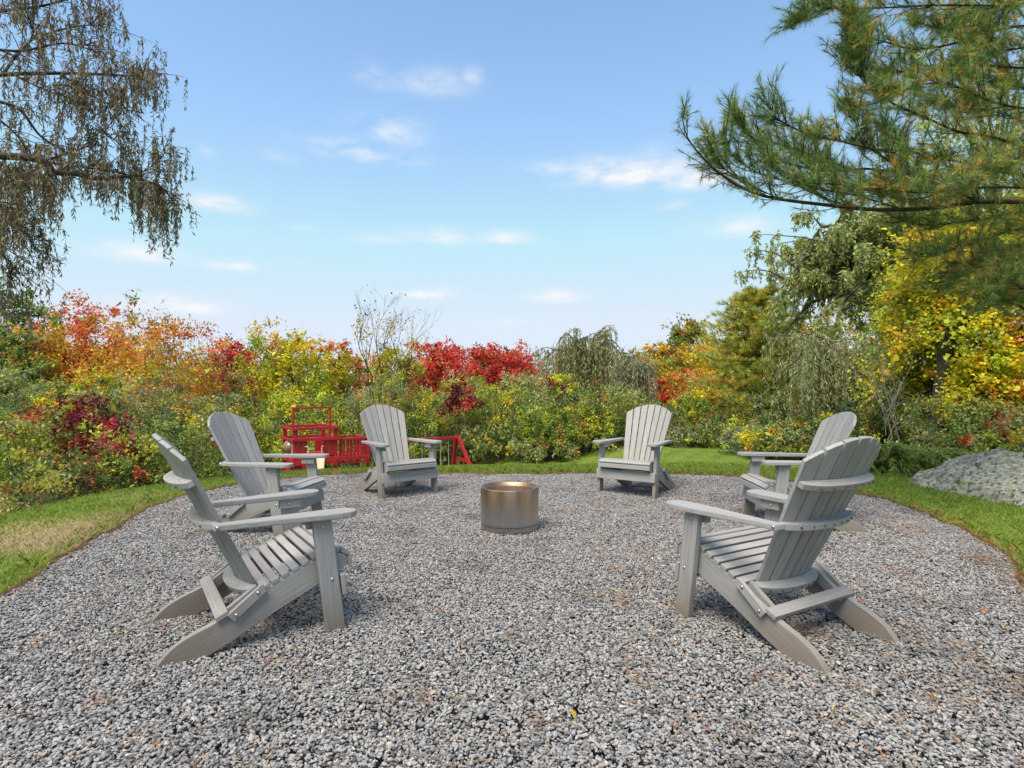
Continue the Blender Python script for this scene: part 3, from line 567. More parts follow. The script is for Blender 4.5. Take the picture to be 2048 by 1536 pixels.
# layered white pine ----------------------------------------------------
def pine(name, label, u, vtop, d, w, seed, whorls=13, cone=False, pal=None, old=None, nt=24, nl=.13):
    r = np.random.default_rng(seed); x = (u-1024)/F*d; zb = float(gz(np.array([x]), np.array([d]))[0]); Hh = H-(vtop-HOR)*d/F-zb; W_ = w*d/F
    root = empty(name, (x, d, zb-.02), label=label, cat='tree'); L = [(spline([(0, 0, -.2), (.05, 0, Hh*.5), (0, 0, Hh)], 8), np.linspace(.16*Hh/8, .015, 8))]
    P, Dv, C, LL = [], [], [], []
    for k in range(whorls):
        t = (k+.6)/whorls; z = Hh*(.12+.86*t); rl = W_/2*(1-t*.92 if cone else (1-t**3.2)*.85+.2)
        for m in range(7 if not cone else 6):
            a = 2*math.pi*(m+r.random())/7; l = rl*r.uniform(.55, 1.1); dr = np.array([math.cos(a), math.sin(a)*.9, 0])
            q = spline([(0, 0, z), dr*l*.5+np.array([0, 0, z+.02*l]), dr*l+np.array([0, 0, z+.22*l])], 7); L.append((q, np.linspace(.03, .006, 7)))
            for _ in range(nt):
                s = r.uniform(.3, 1); b = q[int(s*6)]+np.array([r.normal(0, .14*l*s), r.normal(0, .14*l*s), r.normal(.03, .05)]); nn = 16
                td = unit(dr*.6+r.normal(size=3)*.35+np.array([0, 0, .55])); P.append(np.repeat(b[None], nn, 0)+r.normal(0, .02, (nn, 3))); Dv.append(td+r.normal(0, .5, (nn, 3)))
                C.append(np.repeat(pick(old if (old and r.random() < .42*(1-s)+.08) else pal, 1, r), nn, 0)); LL.append(np.full(nn, nl*r.uniform(.8, 1.3)))
    P, Dv, C, LL = map(np.concatenate, (P, Dv, C, LL))
    link('trunk', tube_mesh('trunk', L), BARKP, root); link('foliage', needle_mesh('foliage', P, Dv, LL, .016, jitter(C, r, .2)), NEEDLE, root)
pine('pine_tree', 'layered green pine with yellowing inner needles, right of the orange trees', 1515, 576, 19.5, 265, 71, 15, pal=[((.32, .40, .08), 3), ((.44, .46, .08), 2), ((.56, .50, .09), 1.4)], old=[(GO, 2), (YE, 2), (BR, 1)], nt=60, nl=.17)
pine('spruce_tree', 'tiny dark conifer tip above the left red maple', 875, 684, 60, 34, 72, 10, True, pal=[((.035, .055, .028), 1)], nt=10, nl=.5)

# bare stems with a yellow creeper ---------------------------------------
def bare(name, label, trunks, d, seed, spread=.34, mat=BARK, leafpal=None, nleaf=0, tipleaf=0, depth=5, r0=.05):
    r = np.random.default_rng(seed); lines = []; tips = []; x0 = (trunks[0][0]-1024)/F*d; zb = float(gz(np.array([x0]), np.array([d]))[0]); o = np.array([x0, d, zb])
    root = empty(name, tuple(o), label=label, cat='tree')
    def grow(p, dv, l, rad, k):
        q = [p]; v = dv
        for _ in range(4): v = unit(v+r.normal(0, .09, 3)+np.array([0, 0, .04])); q.append(q[-1]+v*l/4)
        q = np.array(q); lines.append((q, np.linspace(rad, rad*.62, 5)))
        if k == 0: tips.append(q[-1]); return
        for c in range(r.integers(2, 4)):
            j = r.integers(2, 5); grow(q[j], unit(v+r.normal(0, spread, 3)*np.array([1, .7, .6])), l*r.uniform(.55, .85), rad*.58, k-1)
    for (u, vt, du) in trunks:
        b = np.array([(u-1024)/F*d, d+r.normal(0, .4), zb])-o; hh = H-(vt-HOR)*d/F-zb; top = b+np.array([du*d/F, 0, hh*.52])
        lines.append((spline([b-np.array([0, 0, .2]), (b+top)/2+r.normal(0, .08, 3), top], 8), np.linspace(r0, r0*.6, 8)))
        for c in range(4): grow(top-np.array([0, 0, c*.09*hh]), unit(np.array([(-.42, .34, -.12, .5)[c]+r.normal(0, .08), r.normal(0, .2), 1])), hh*(.2, .19, .24, .17)[c], r0*.5, depth-1)
    link('trunk', tube_mesh('trunk', lines, 5), mat, root)
    pts = np.concatenate([l[0] for l in lines]); P = []
    if nleaf:
        low = pts[pts[:, 2] < pts[:, 2].max()*.80]; k = r.integers(0, len(low), nleaf); P.append((low[k]+r.normal(0, .13, (nleaf, 3)), pick(leafpal, nleaf, r)))
    if tipleaf:
        T_ = np.array(tips); T_ = T_[T_[:, 2] > np.quantile(T_[:, 2], .5)]; k = r.integers(0, len(T_), tipleaf); P.append((T_[k]+r.normal(0, .05, (tipleaf, 3)), np.repeat([(.05, .04, .03)], tipleaf, 0)))
    if P:
        p = np.concatenate([a for a, _ in P]); c = np.concatenate([b for _, b in P]); n = len(p)
        link('foliage', leaf_mesh('foliage', p, r.normal(size=(n, 3)), r.normal(size=(n, 3)), .10, .07, jitter(c, r)), LEAF, root)
bare('bare_tree', 'leafless tree wrapped in yellow creeper, standing above the hedge', [(738, 590, 4)], 22, 21, leafpal=[(GO, 2), (YE, 3)], nleaf=420, tipleaf=16, r0=.045)
bare('bare_tree', 'middle leafless grey stem beside the yellow creeper tree', [(768, 585, 2)], 22.6, 22, tipleaf=14, r0=.035, leafpal=[(YE, 1)], nleaf=60)
bare('bare_tree', 'rightmost leafless dark stem of the three above the hedge', [(795, 590, 6)], 22.3, 23, mat=BARK, tipleaf=12, r0=.035)
bare('bare_tree', 'thin dead stems right of the skyline willow', [(1245, 655, 2), (1280, 668, 4)], 24, 24, depth=3, r0=.03)
bare('bare_tree', 'pale leafless sapling in front of the golden vine leaves', [(1835, 640, -50), (1800, 690, -30)], 10.2, 25, spread=.5, r0=.016, mat=BARKG)

# dark trunk behind the boulder
def trunk_only():
    o = wpt(1885, 930, 10.4); o[2] = gz(o[0:1], o[1:2])[0]; root = empty('old_tree', tuple(o), label='dark old tree trunk in the shade above the boulder', cat='tree')
    k = 10.4/F
    link('trunk', tube_mesh('trunk', [(spline([(0, 0, -.2), (-.05, 0, .9), (-.02, 0, 1.6), (.25, .2, 2.8)], 12), np.linspace(.19, .11, 12)), (spline([(.28, -.1, -.1), (.12, 0, .6), (.05, 0, 1.3)], 6), np.linspace(.07, .05, 6))], 9), BARKP, root)
trunk_only()

# feathery juniper left of the boulder ------------------------------------
def juniper(u, v, d, w, seed, label):
    r = np.random.default_rng(seed); o = wpt(u, v, d); o[2] = gz(o[0:1], o[1:2])[0]; root = empty('juniper', tuple(o), label=label, cat='shrub'); W_ = w*d/F; P, Dv, C, L = [], [], [], []
    for k in range(70):
        a = r.uniform(0, 6.28); l = W_*.5*r.uniform(.6, 1.1); e = np.array([math.cos(a)*l, math.sin(a)*l*.7, r.uniform(.12, .5)]); q = spline([(0, 0, .03), e*.5+np.array([0, 0, .16]), e+np.array([0, 0, -.08])], 8); L.append((q, np.linspace(.008, .002, 8)))
        n = 110; t = r.random(n)*6.9+.05; i = np.minimum(t.astype(int), 6); f = (t-i)[:, None]; p = q[i]*(1-f)+q[i+1]*f; tg = unit(q[i+1]-q[i]); sd = unit(np.cross(tg, [0, 0, 1.]))*np.where(r.random(n) < .5, 1, -1)[:, None]
        P.append(p); Dv.append(tg*.8+sd*.7+r.normal(0, .2, (n, 3))); C.append(pick([(MG, 3), (DG, 2), ((.16, .21, .06), 2)], n, r))
    link('stems', tube_mesh('stems', L, 4), BARK, root); P, Dv, C = map(np.concatenate, (P, Dv, C)); link('foliage', needle_mesh('foliage', P, Dv, r.uniform(.05, .12, len(P)), .012, jitter(C, r)), LEAF, root)
juniper(1765, 962, 8.0, 130, 31, 'low feathery juniper on the turf left of the boulder tip')
juniper(1850, 940, 8.6, 150, 32, 'feathery juniper fronds rising behind the left end of the boulder')
juniper(1715, 945, 9.0, 120, 33, 'dark juniper fronds behind the back of the nearest right chair')

# ------------------------------------------------------------------ foreground willow (upper left) and pine (upper right)
def near_willow():
    r = np.random.default_rng(41); d0 = 6.6; root = empty('willow_tree', (-7.6, 6.6, float(gz(np.array([-7.6]), np.array([6.6]))[0])), label='near willow with brown green leaves hanging into the upper left of the view', cat='tree'); o = np.array(root.location)
    def W(pts, dd=0): return np.array([wpt(u, v, d0+dd+.002*(u-100)) for u, v in pts])-o
    tr = spline([(0, 0, -.2), (.15, 0, 1.5), (.1, .05, 3.2), (.3, 0, 4.6), (.2, 0, 6.8)], 14); L = [(tr, np.linspace(.3, .12, 14))]
    limbs = [([(-250,190),(-60,160),(4,148),(117,145),(219,148),(255,150),(285,148)],.035,0),([(4,148),(30,110),(59,78),(64,40),(62,-30)],.022,.1),([(59,78),(110,60),(160,50),(205,48)],.012,.2),
        ([(-200,170),(-60,190),(0,203),(39,219),(78,270),(121,297),(160,330)],.028,.35),([(-260,300),(-80,308),(0,311),(78,318),(109,344),(156,348),(195,357),(242,352),(297,363),(328,378),(345,405)],.05,-.2),([(60,316),(94,324),(150,332),(234,344),(281,361),(320,395)],.02,-.05),([(100,318),(130,305),(156,299),(200,262),(215,272)],.012,0),
        ([(242,352),(290,340),(325,310),(328,296)],.010,-.1),([(-150,360),(-40,390),(0,414),(39,449),(58,473),(62,500)],.018,.1),([(-120,420),(-30,470),(0,496),(16,535),(22,560)],.014,.2),([(-250,60),(-80,30),(0,20),(80,10),(150,-5),(190,20)],.03,.3),([(-200,90),(-40,95),(40,100),(120,85),(170,95),(205,110)],.02,-.3),([(117,145),(160,175),(200,200),(240,215),(285,225)],.012,.15),([(0,240),(30,268),(50,300),(60,350)],.010,.3),([(-60,10),(20,-30),(120,-60),(200,-40)],.02,0),([(30,150),(80,175),(120,190),(165,205)],.01,-.2)]
    starts, lens = [], []
    for pts, rad, dd in limbs:
        q = spline(W(pts, dd), 26); L.append((q, np.linspace(rad, .005, 26)))
        for _ in range(int(10+3*len(pts))):
            j = r.integers(6, 26); b = q[j]; tg = unit(q[min(j+1, 25)]-q[j-1]); e = b+tg*r.uniform(.02, .22)+np.array([r.normal(0, .1), r.normal(0, .3), r.normal(.06, .16)]); q2 = spline([b, (b+e)/2+np.array([0, 0, .03]), e], 5); L.append((q2, np.linspace(.006, .002, 5)))
            for k in range(2, 5):
                for _ in range(1): starts.append(q2[k]+r.normal(0, .03, 3)); lens.append(r.uniform(.08, .4)*(1.25 if j > 20 else .8))
    # long curtains at the two tips
    for (u, v, l, n) in [(318, 385, .70, 38), (275, 370, .55, 34), (240, 360, .34, 18), (45, 340, .8, 40), (95, 350, .55, 34), (10, 330, 1., 40), (10, 420, .5, 30), (285, 150, .32, 26), (230, 160, .4, 26), (150, 160, .5, 24)]:
        for _ in range(int(n*.7)): starts.append(W([(u+r.normal(0, 13), v+r.normal(0, 10))], r.normal(0, .25))[0]); lens.append(l*r.uniform(.5, 1.1))
    sl, P, T_ = strands(r, starts, lens, .0145, .13)
    link('trunk', tube_mesh('trunk', L+[(a, b*.6) for a, b in sl], 4), BARK, root)
    link('foliage', hang_leaves('foliage', r, P, T_, .064, .014, [((.25, .205, .125), 4), ((.18, .145, .09), 3), ((.31, .28, .16), 2), ((.29, .17, .11), 1.3)], .25, .6), LEAF, root)
near_willow()

def near_pine():
    r = np.random.default_rng(43); d0 = 5.2; root = empty('pine_tree', (7.0, 5.6, .0), label='near white pine reaching over the upper right of the view with long soft needles', cat='tree'); o = np.array(root.location)
    def W(pts, dd=0): return np.array([wpt(u, v, d0+dd+.0012*(u-1700)) for u, v in pts])-o
    L = [(spline([(0, 0, -.2), (0, 0, 2.5), (.05, 0, 5), (0, 0, 8.5)], 14), np.linspace(.26, .14, 14))]
    limbs = [([(2500,420),(2200,405),(2048,403),(1959,403),(1872,415),(1758,419),(1640,408),(1530,392),(1462,362),(1407,315),(1375,273),(1366,237)],.03,0),
        ([(1959,403),(1872,365),(1813,346),(1776,319),(1740,292),(1713,237),(1700,215)],.016,-.1),
        ([(2400,380),(2150,320),(2048,292),(1986,273),(1918,262),(1849,232),(1786,205),(1735,169),(1704,123),(1692,82)],.022,.2),
        ([(1840,352),(1740,337),(1667,342),(1603,333),(1549,314),(1498,269),(1471,237)],.012,.1),([(1790,305),(1713,289),(1667,278),(1608,264),(1558,237),(1539,214)],.011,-.2),([(1680,330),(1600,300),(1530,278),(1480,250)],.008,.25),
        ([(2400,40),(2150,60),(2048,50),(1977,64),(1895,89),(1827,96),(1772,82),(1735,68),(1708,27),(1700,5)],.018,.3),([(2000,10),(1880,8),(1758,14),(1667,14),(1612,32)],.012,.1),([(2500,470),(2200,450),(2048,456),(1963,479),(1886,504),(1840,508)],.018,.3),
        ([(2400,160),(2200,150),(2048,135),(1960,130),(1880,135),(1810,140),(1770,150)],.016,.5),([(2300,230),(2048,215),(1960,190),(1890,165),(1830,172),(1780,190)],.014,-.3),([(2300,360),(2048,350),(1960,330),(1890,318),(1820,300),(1770,262)],.014,.4),
        ([(2300,390),(2048,375),(1940,376),(1850,385),(1770,378),(1690,370),(1620,365)],.014,-.3),([(2100,-60),(2023,0),(1990,60),(1930,110)],.014,.2),([(2300,560),(2120,545),(2048,540),(1990,520),(1950,530)],.012,.2),([(2300,680),(2120,640),(2060,620),(2010,600),(1985,610)],.012,.4),
        ([(2300,300),(2080,250),(2000,225),(1930,215),(1870,205)],.012,.7),([(2300,440),(2060,425),(1950,440),(1860,450),(1800,440)],.012,.6),([(1735,169),(1720,130),(1716,95),(1712,60)],.006,.1),([(2300,-20),(2080,-10),(2000,-30),(1900,-20),(1830,-25)],.014,.5),([(1700,413),(1640,392),(1585,366),(1525,348),(1478,322),(1446,288)],.008,.12),([(1800,417),(1720,392),(1650,378),(1585,362),(1540,330)],.008,-.15),([(1900,412),(1800,398),(1720,372),(1660,350),(1610,318)],.009,.3),([(1560,398),(1500,368),(1452,338),(1420,300)],.006,.05),([(2350,510),(2150,500),(2048,505),(1960,535),(1900,560)],.012,.5),([(2350,250),(2150,200),(2048,175),(1990,165),(1920,150)],.012,1.0),([(2350,330),(2150,320),(2048,318),(1980,350),(1930,372)],.012,-.6),([(2350,-40),(2150,-10),(2048,5),(1960,35),(1900,50)],.012,.9),([(2350,600),(2150,580),(2060,580),(2010,560),(1970,575)],.012,-.2),([(2300,100),(2060,95),(1980,100),(1900,60),(1840,45)],.012,.8)]
    tufts = []                                                       # base, direction
    for li, (pts, rad, dd) in enumerate(limbs):
        n = 34; q = spline(W(pts, dd), n); L.append((q, np.linspace(rad, .004, n))); ln = len(pts); fin = np.array([p[0] for p in pts])
        tufts.append((q[-1], unit(q[-1]-q[-3])))
        vis = np.arange(n)[(q[:, 0]+o[0])/(q[:, 1]+o[1]) < 1.3]
        lf = np.mean([p[0] for p in pts if p[0] < 2048]); cnt = int((9+7.5*len(vis)/6)*(.8 if lf < 1720 else 1.75))
        for _ in range(cnt):
            j = int(r.choice(vis)); tg = unit(q[min(j+1, n-1)]-q[max(j-1, 0)]); l = r.uniform(.12, .46)*(1-.45*j/n)
            dv = unit(tg*.9+np.array([r.normal(0, .35), r.normal(0, .75), abs(r.normal(.42, .35))-.12]))
            e = q[j]+dv*l; e[2] += .06*l; q2 = spline([q[j], (q[j]+e)/2-np.array([0, 0, .08*l]), e], 7); L.append((q2, np.linspace(.005, .002, 7)))
            for k in (3, 4, 5, 6):
                tufts.append((q2[k], unit(q2[k]-q2[k-1]+r.normal(0, .3, 3)+np.array([0, 0, .1]))))
                if r.random() < .5:
                    b = q2[k]; d2 = unit(dv+r.normal(0, .6, 3)+np.array([0, 0, .3])); e2 = b+d2*r.uniform(.05, .14); L.append((np.array([b, e2]), np.array([.003, .002]))); tufts.append((e2, d2))
    B = np.array([t[0] for t in tufts]); Dt = unit(np.array([t[1] for t in tufts])); nt = len(B); nn = 24
    idx = np.repeat(np.arange(nt), nn); m = len(idx); s = r.random(m)
    P = B[idx]-Dt[idx]*(s*.07)[:, None]; Dv = Dt[idx]*(.95+.3*(1-s))[:, None]+r.normal(0, .36, (m, 3))
    edge = (B[:, 0]+o[0])/(B[:, 1]+o[1])                              # outer sprays bluish dark, inner ones mixed with yellowed old needles
    old = r.random(nt) < .2*np.clip((edge-.42)/.25, .3, 1); cc = pick([((.165, .265, .075), 4), ((.235, .335, .085), 3), ((.12, .19, .085), 2), ((.34, .42, .10), 1.8)], nt, r); cc[old] = pick([((.64, .42, .07), 3), ((.54, .29, .08), 1.5), ((.52, .44, .09), 2)], old.sum(), r)
    link('trunk', tube_mesh('trunk', L, 4), BARKP, root)
    link('foliage', needle_mesh('foliage', P, Dv, r.uniform(.07, .115, m), .0024, jitter(cc[idx], r, .2)), NEEDLE, root)
near_pine()

# ------------------------------------------------------------------ grass
def grass():
    r = np.random.default_rng(9)
    def scatter(n, x0, x1, y0, y1, rmin, rmax, dens=None):
        X = r.uniform(x0, x1, n); Y = r.uniform(y0, y1, n); d = pdist(GPS, X, Y); k = (d > rmin+.03*np.sin(X*3.1+Y*2.3)*np.sin(X*7.3-Y*5.1)) & (d < rmax) & (np.abs(X/np.maximum(Y, .1)) < 1.12) & (Y > 2); return X[k], Y[k], d[k]
    parts = [scatter(400000, -7, 7, 2.6, 9.4, .012, 1.5), scatter(45000, -3.5, 6, 7.9, 9.0, .012, .9), scatter(45000, -3, 9, 8.5, 17.5, .6, 10)]
    X = np.concatenate([p[0] for p in parts]); Y = np.concatenate([p[1] for p in parts]); dd = np.concatenate([p[2] for p in parts]); n = len(X); Z = gz(X, Y)
    h = r.uniform(.025, .06, n)*(1+.5*(dd < .15)); h *= np.where(Y > 9.5, .8, 1)
    patch = np.array([mnoise.noise((x*1.1, y*1.1, 3.)) for x, y in zip(X, Y)])
    straw = np.exp(-(((X+3.75)/.75)**2+((Y-4.55)/.5)**2))+.8*np.exp(-(((X+3.75)/.3)**2+((Y-5.4)/.7)**2)); dry = ((patch > .2) & (X < 0) & (r.random(n) < .6)) | (r.random(n) < straw*.95)
    col = pick([((.20, .31, .04), 4), ((.29, .36, .05), 3), ((.14, .23, .035), 2), ((.42, .40, .10), 1.3)], n, r); col[dry] = pick([((.46, .34, .19), 2), ((.34, .22, .13), 2), ((.38, .38, .11), 1.5)], dry.sum(), r)
    a = r.uniform(0, 6.28, n); lean = r.uniform(.1, .9, n); h[dry] *= .7
    Dv = np.stack([np.cos(a)*lean, np.sin(a)*lean, np.ones(n)], 1); Dv = unit(Dv); P = np.stack([X, Y, Z-.004], 1); S = unit(np.cross(Dv, r.normal(size=(n, 3)))); w = r.uniform(.0025, .0042, n)[:, None]*np.where(Y > 8.5, 1.6, 1)[:, None]; h = h[:, None]
    M = P+Dv*h*.55; T_ = P+Dv*h+np.stack([np.cos(a), np.sin(a), -.3*np.ones(n)], 1)*h*.3
    V = np.stack([P-S*w*.5, P+S*w*.5, M+S*w*.4, T_, M-S*w*.4], 1).reshape(-1, 3)
    tag(link('grass', np_mesh('grass', V, np.arange(5*n).reshape(-1, 5), 5, np.repeat(jitter(col, r, .18), 5, 0)), GRASSM), label='short green turf with straw patches around the gravel', kind='stuff')
grass()
def litter():
    """dead pine needles and crumbs of leaf on the stones and along the soil edge"""
    r = np.random.default_rng(10); P = []; Dv = []
    spots = [(r.uniform(-2.6, 3.6), r.uniform(1.7, 7.6)) for _ in range(320)]+[(r.uniform(.5, 3.7), r.uniform(2, 6.5)) for _ in range(260)]
    for x, y in spots:
        k = r.integers(3, 12); b = np.array([x, y, .040]); P.append(b+r.normal(0, [.05, .05, .003], (k, 3))); a = r.uniform(0, 6.28)+r.normal(0, .6, k); Dv.append(np.stack([np.cos(a), np.sin(a), r.normal(0, .12, k)], 1))
    e = np.concatenate([GPS[:, None]+nor[:, None]*r.normal(.02, .05, (len(GPS), 42, 1))+r.normal(0, .05, (len(GPS), 42, 2))]).reshape(-1, 2); e = e[(e[:, 1] > 2) & ((e[:, 0] > 1.5) | (r.random(len(e)) < .35))]
    P.append(np.c_[e, np.full(len(e), .056)]); a = r.uniform(0, 6.28, len(e)); Dv.append(np.stack([np.cos(a), np.sin(a), r.normal(.1, .2, len(e))], 1))
    P = np.concatenate(P); Dv = np.concatenate(Dv); k = pdist(GPS, P[:, 0], P[:, 1]) < .15; P, Dv = P[k], Dv[k]; n = len(P)
    tag(link('fallen_needles', leaf_mesh('fallen_needles', P, Dv, np.repeat([[0, 0, 1.]], n, 0)+r.normal(0, .3, (n, 3)), r.uniform(.03, .11, n), r.uniform(.0025, .006, n), jitter(pick([((.42, .20, .07), 3), ((.34, .13, .05), 2), ((.45, .30, .14), 2)], n, r), r, .2)), LEAF), label='orange dead pine needles strewn over the gravel', kind='stuff')
    n = 150; X = r.uniform(-3.2, 3.9, n); Y = r.uniform(1.8, 9, n); d = pdist(GPS, X, Y); P = np.c_[X, Y, np.where(d < 0, .036, gz(X, Y)+.035)]
    tag(link('fallen_leaves', leaf_mesh('fallen_leaves', P, np.c_[r.normal(size=(n, 2)), r.normal(0, .2, n)], np.repeat([[0, 0, 1.]], n, 0)+r.normal(0, .4, (n, 3)), r.uniform(.02, .05, n), r.uniform(.012, .03, n), jitter(pick([(BR, 4), (GO, 1), (BU, 1), (OR, .6)], n, r)*.8, r)), LEAF), label='small dry leaves scattered on the gravel and turf', kind='stuff')
litter()

# ------------------------------------------------------------------ boulder
def boulder():
    def m():
        t = NT('lichen_granite'); ob = t.n('ShaderNodeTexCoord').outputs['Object']
        n = t.noise(ob, 3.6, 6, .65); n2 = t.noise(ob, 17, 7, .78); n3 = t.noise(ob, 7, 7, .72); v = t.n('ShaderNodeTexVoronoi'); v.inputs['Scale'].default_value = 24; t.l(ob, v.inputs['Vector'])
        c = t.ramp(n2, [(.36, (.045, .04, .034)), (.45, (.245, .228, .195)), (.62, (.43, .405, .345))])
        c = t.mix(t.math('MULTIPLY', t.math('SUBTRACT', n3, .46, clamp=True), 6, clamp=True), c, t.ramp(n2, [(.38, (.06, .065, .032)), (.46, (.27, .285, .16)), (.6, (.40, .41, .285))]))
        c = t.mix(t.math('MULTIPLY', t.math('SUBTRACT', n, .545, clamp=True), 7, clamp=True), c, (.085, .068, .055))
        sp = t.math('GREATER_THAN', t.noise(ob, 30, 3, .6), .585); c = t.mix(t.math('MULTIPLY', sp, .8), c, (.035, .033, .03))
        return t.out(c, .9, t.bump(t.math('ADD', n2, t.math('MULTIPLY', n, 2)), .45, .03), spec=.15)
    O = smooth_poly([(4.98, 7.55), (5.04, 6.95), (5.10, 6.35), (5.18, 5.85), (5.55, 5.4), (6.5, 5.2), (7.6, 5.9), (7.7, 7.5), (6.5, 8.2), (5.4, 8.0)], 4); nO = len(O); c = np.array([6.25, 6.75]); K = np.linspace(0, 1, 90)**1.15
    zz = np.interp(K, [0, .03, .10, .22, .38, .55, .75, 1], [-.15, .03, .13, .235, .33, .40, .44, .45])
    V = np.concatenate([np.c_[O*(1-k)+c*k, np.full(nO, z)] for k, z in zip(K, zz)]); W0 = V.copy()
    for i, v in enumerate(W0):
        p = Vector(v); f = mnoise.fractal(p*1.1+Vector((3, 1, 7)), .9, 2.0, 6); g = mnoise.fractal(p*3.1+Vector((1, 8, 2)), .8, 2.1, 5); r_ = abs(mnoise.noise(p*2.3+Vector((5, 5, 1))))
        mk = min(1, (i//nO)/12); sx = min(1, max(0, (v[0]-5.5)/1.2)); sx = sx*sx*(3-2*sx); v = np.array([v[0], v[1], v[2]*(1-.30*sx)+.10*math.exp(-((v[0]-5.75)**2/.12+(v[1]-7.15)**2/.5))*mk]) if v[2] > 0 else v; V[i] = (v[0]+g*.055, v[1]+f*.05, v[2]+(f*.09+g*.05-r_*.13+.05*round(mnoise.noise(p*1.7+Vector((2, 7, 3)))*2.2))*mk)
    o0 = np.array([6.25, 6.75, 0.]); k_ = np.arange(nO); k2_ = (k_+1) % nO; FQ = np.concatenate([np.stack([a*nO+k_, a*nO+k2_, (a+1)*nO+k2_, (a+1)*nO+k_], 1) for a in range(len(K)-1)])
    me = np_mesh('boulder', V-o0, FQ, 4, smooth=True); o = link('boulder', me, m()); o.location = o0+np.array([-.2, -.28, -.02])
    if me.polygons[nO*60].normal.z < 0: me.flip_normals()
    tag(o, 'large grey lichen covered boulder on the turf at the right edge', 'boulder')
boulder()

# ------------------------------------------------------------------ boards: boxes and prisms in chair space
def gcattr(me, axis, seed):
    n = len(me.vertices); co = np.empty(n*3, np.float32); me.vertices.foreach_get('co', co); co = co.reshape(-1, 3); ax = unit(np.array(axis, float)); ref = np.array([0, 0, 1.]) if abs(ax[2]) < .8 else np.array([1., 0, 0]); u = unit(np.cross(ax, ref)); w = np.cross(ax, u)
    g = np.stack([co@ax, co@u, co@w], 1)+np.array([seed*3.7, seed*1.3, seed*2.1]); a = me.attributes.new('gc', 'FLOAT_VECTOR', 'POINT'); a.data.foreach_set('vector', g.astype(np.float32).ravel())
def finish(bm, name, axis, bev=.003, seed=0):
    bmesh.ops.recalc_face_normals(bm, faces=bm.faces[:])
    if bev:
        ed = [e for e in bm.edges if len(e.link_faces) == 2 and e.calc_face_angle(0) > .5]
        bmesh.ops.bevel(bm, geom=ed, offset=bev, segments=2, affect='EDGES', profile=.6, clamp_overlap=True)
    me = bpy.data.meshes.new(name); bm.to_mesh(me); bm.free(); gcattr(me, axis, seed); return me
def prism(name, poly, ext, axis, bev=.003, seed=0):
    """poly: 3D points of one face; ext: extrusion vector"""
    bm = bmesh.new(); a = [bm.verts.new(p) for p in poly]; e = Vector(ext); b = [bm.verts.new(Vector(p)+e) for p in poly]; n = len(a)
    bm.faces.new(a); bm.faces.new(b[::-1])
    for i in range(n): bm.faces.new((a[i], b[i], b[(i+1) % n], a[(i+1) % n]))
    return finish(bm, name, axis, bev, seed)
def loft(name, A, B, axis, bev=.003, seed=0):
    """two rows of quads: A and B are matching outlines"""
    bm = bmesh.new(); a = [bm.verts.new(p) for p in A]; b = [bm.verts.new(p) for p in B]; n = len(a)
    bm.faces.new(a); bm.faces.new(b[::-1])
    for i in range(n): bm.faces.new((a[i], b[i], b[(i+1) % n], a[(i+1) % n]))
    return finish(bm, name, axis, bev, seed)
def box(name, c, sx, sy, sz, rot=(0, 0, 0), axis='x', bev=.003, seed=0):
    from mathutils import Euler
    M = Euler(rot).to_matrix(); pts = [M @ Vector((x*sx/2, y*sy/2, z*sz/2))+Vector(c) for x, y, z in [(-1,-1,-1),(1,-1,-1),(1,1,-1),(-1,1,-1)]]
    return prism(name, pts, M @ Vector((0, 0, sz)), M @ Vector({'x': (1, 0, 0), 'y': (0, 1, 0), 'z': (0, 0, 1)}[axis]), bev, seed)
def bar(name, a, b, w, h, up=(0, 0, 1), bev=.003, seed=0):
    a = Vector(a); b = Vector(b); t = (b-a).normalized(); s = t.cross(Vector(up)).normalized(); n = s.cross(t)
    return prism(name, [a+s*w/2-n*h/2, a+s*w/2+n*h/2, a-s*w/2+n*h/2, a-s*w/2-n*h/2], b-a, t, bev, seed)
def bolt_mesh(name, p, d, r=.0085):
    bm = bmesh.new(); bmesh.ops.create_uvsphere(bm, u_segments=10, v_segments=6, radius=r)
    q = Vector((0, 0, 1)).rotation_difference(Vector(d)).to_matrix()
    for v in bm.verts: v.co = q @ Vector((v.co.x, v.co.y, max(v.co.z*.62, -.001)))+Vector(p)
    me = bpy.data.meshes.new(name); bm.to_mesh(me); bm.free(); me.polygons.foreach_set('use_smooth', np.ones(len(me.polygons), bool)); return me

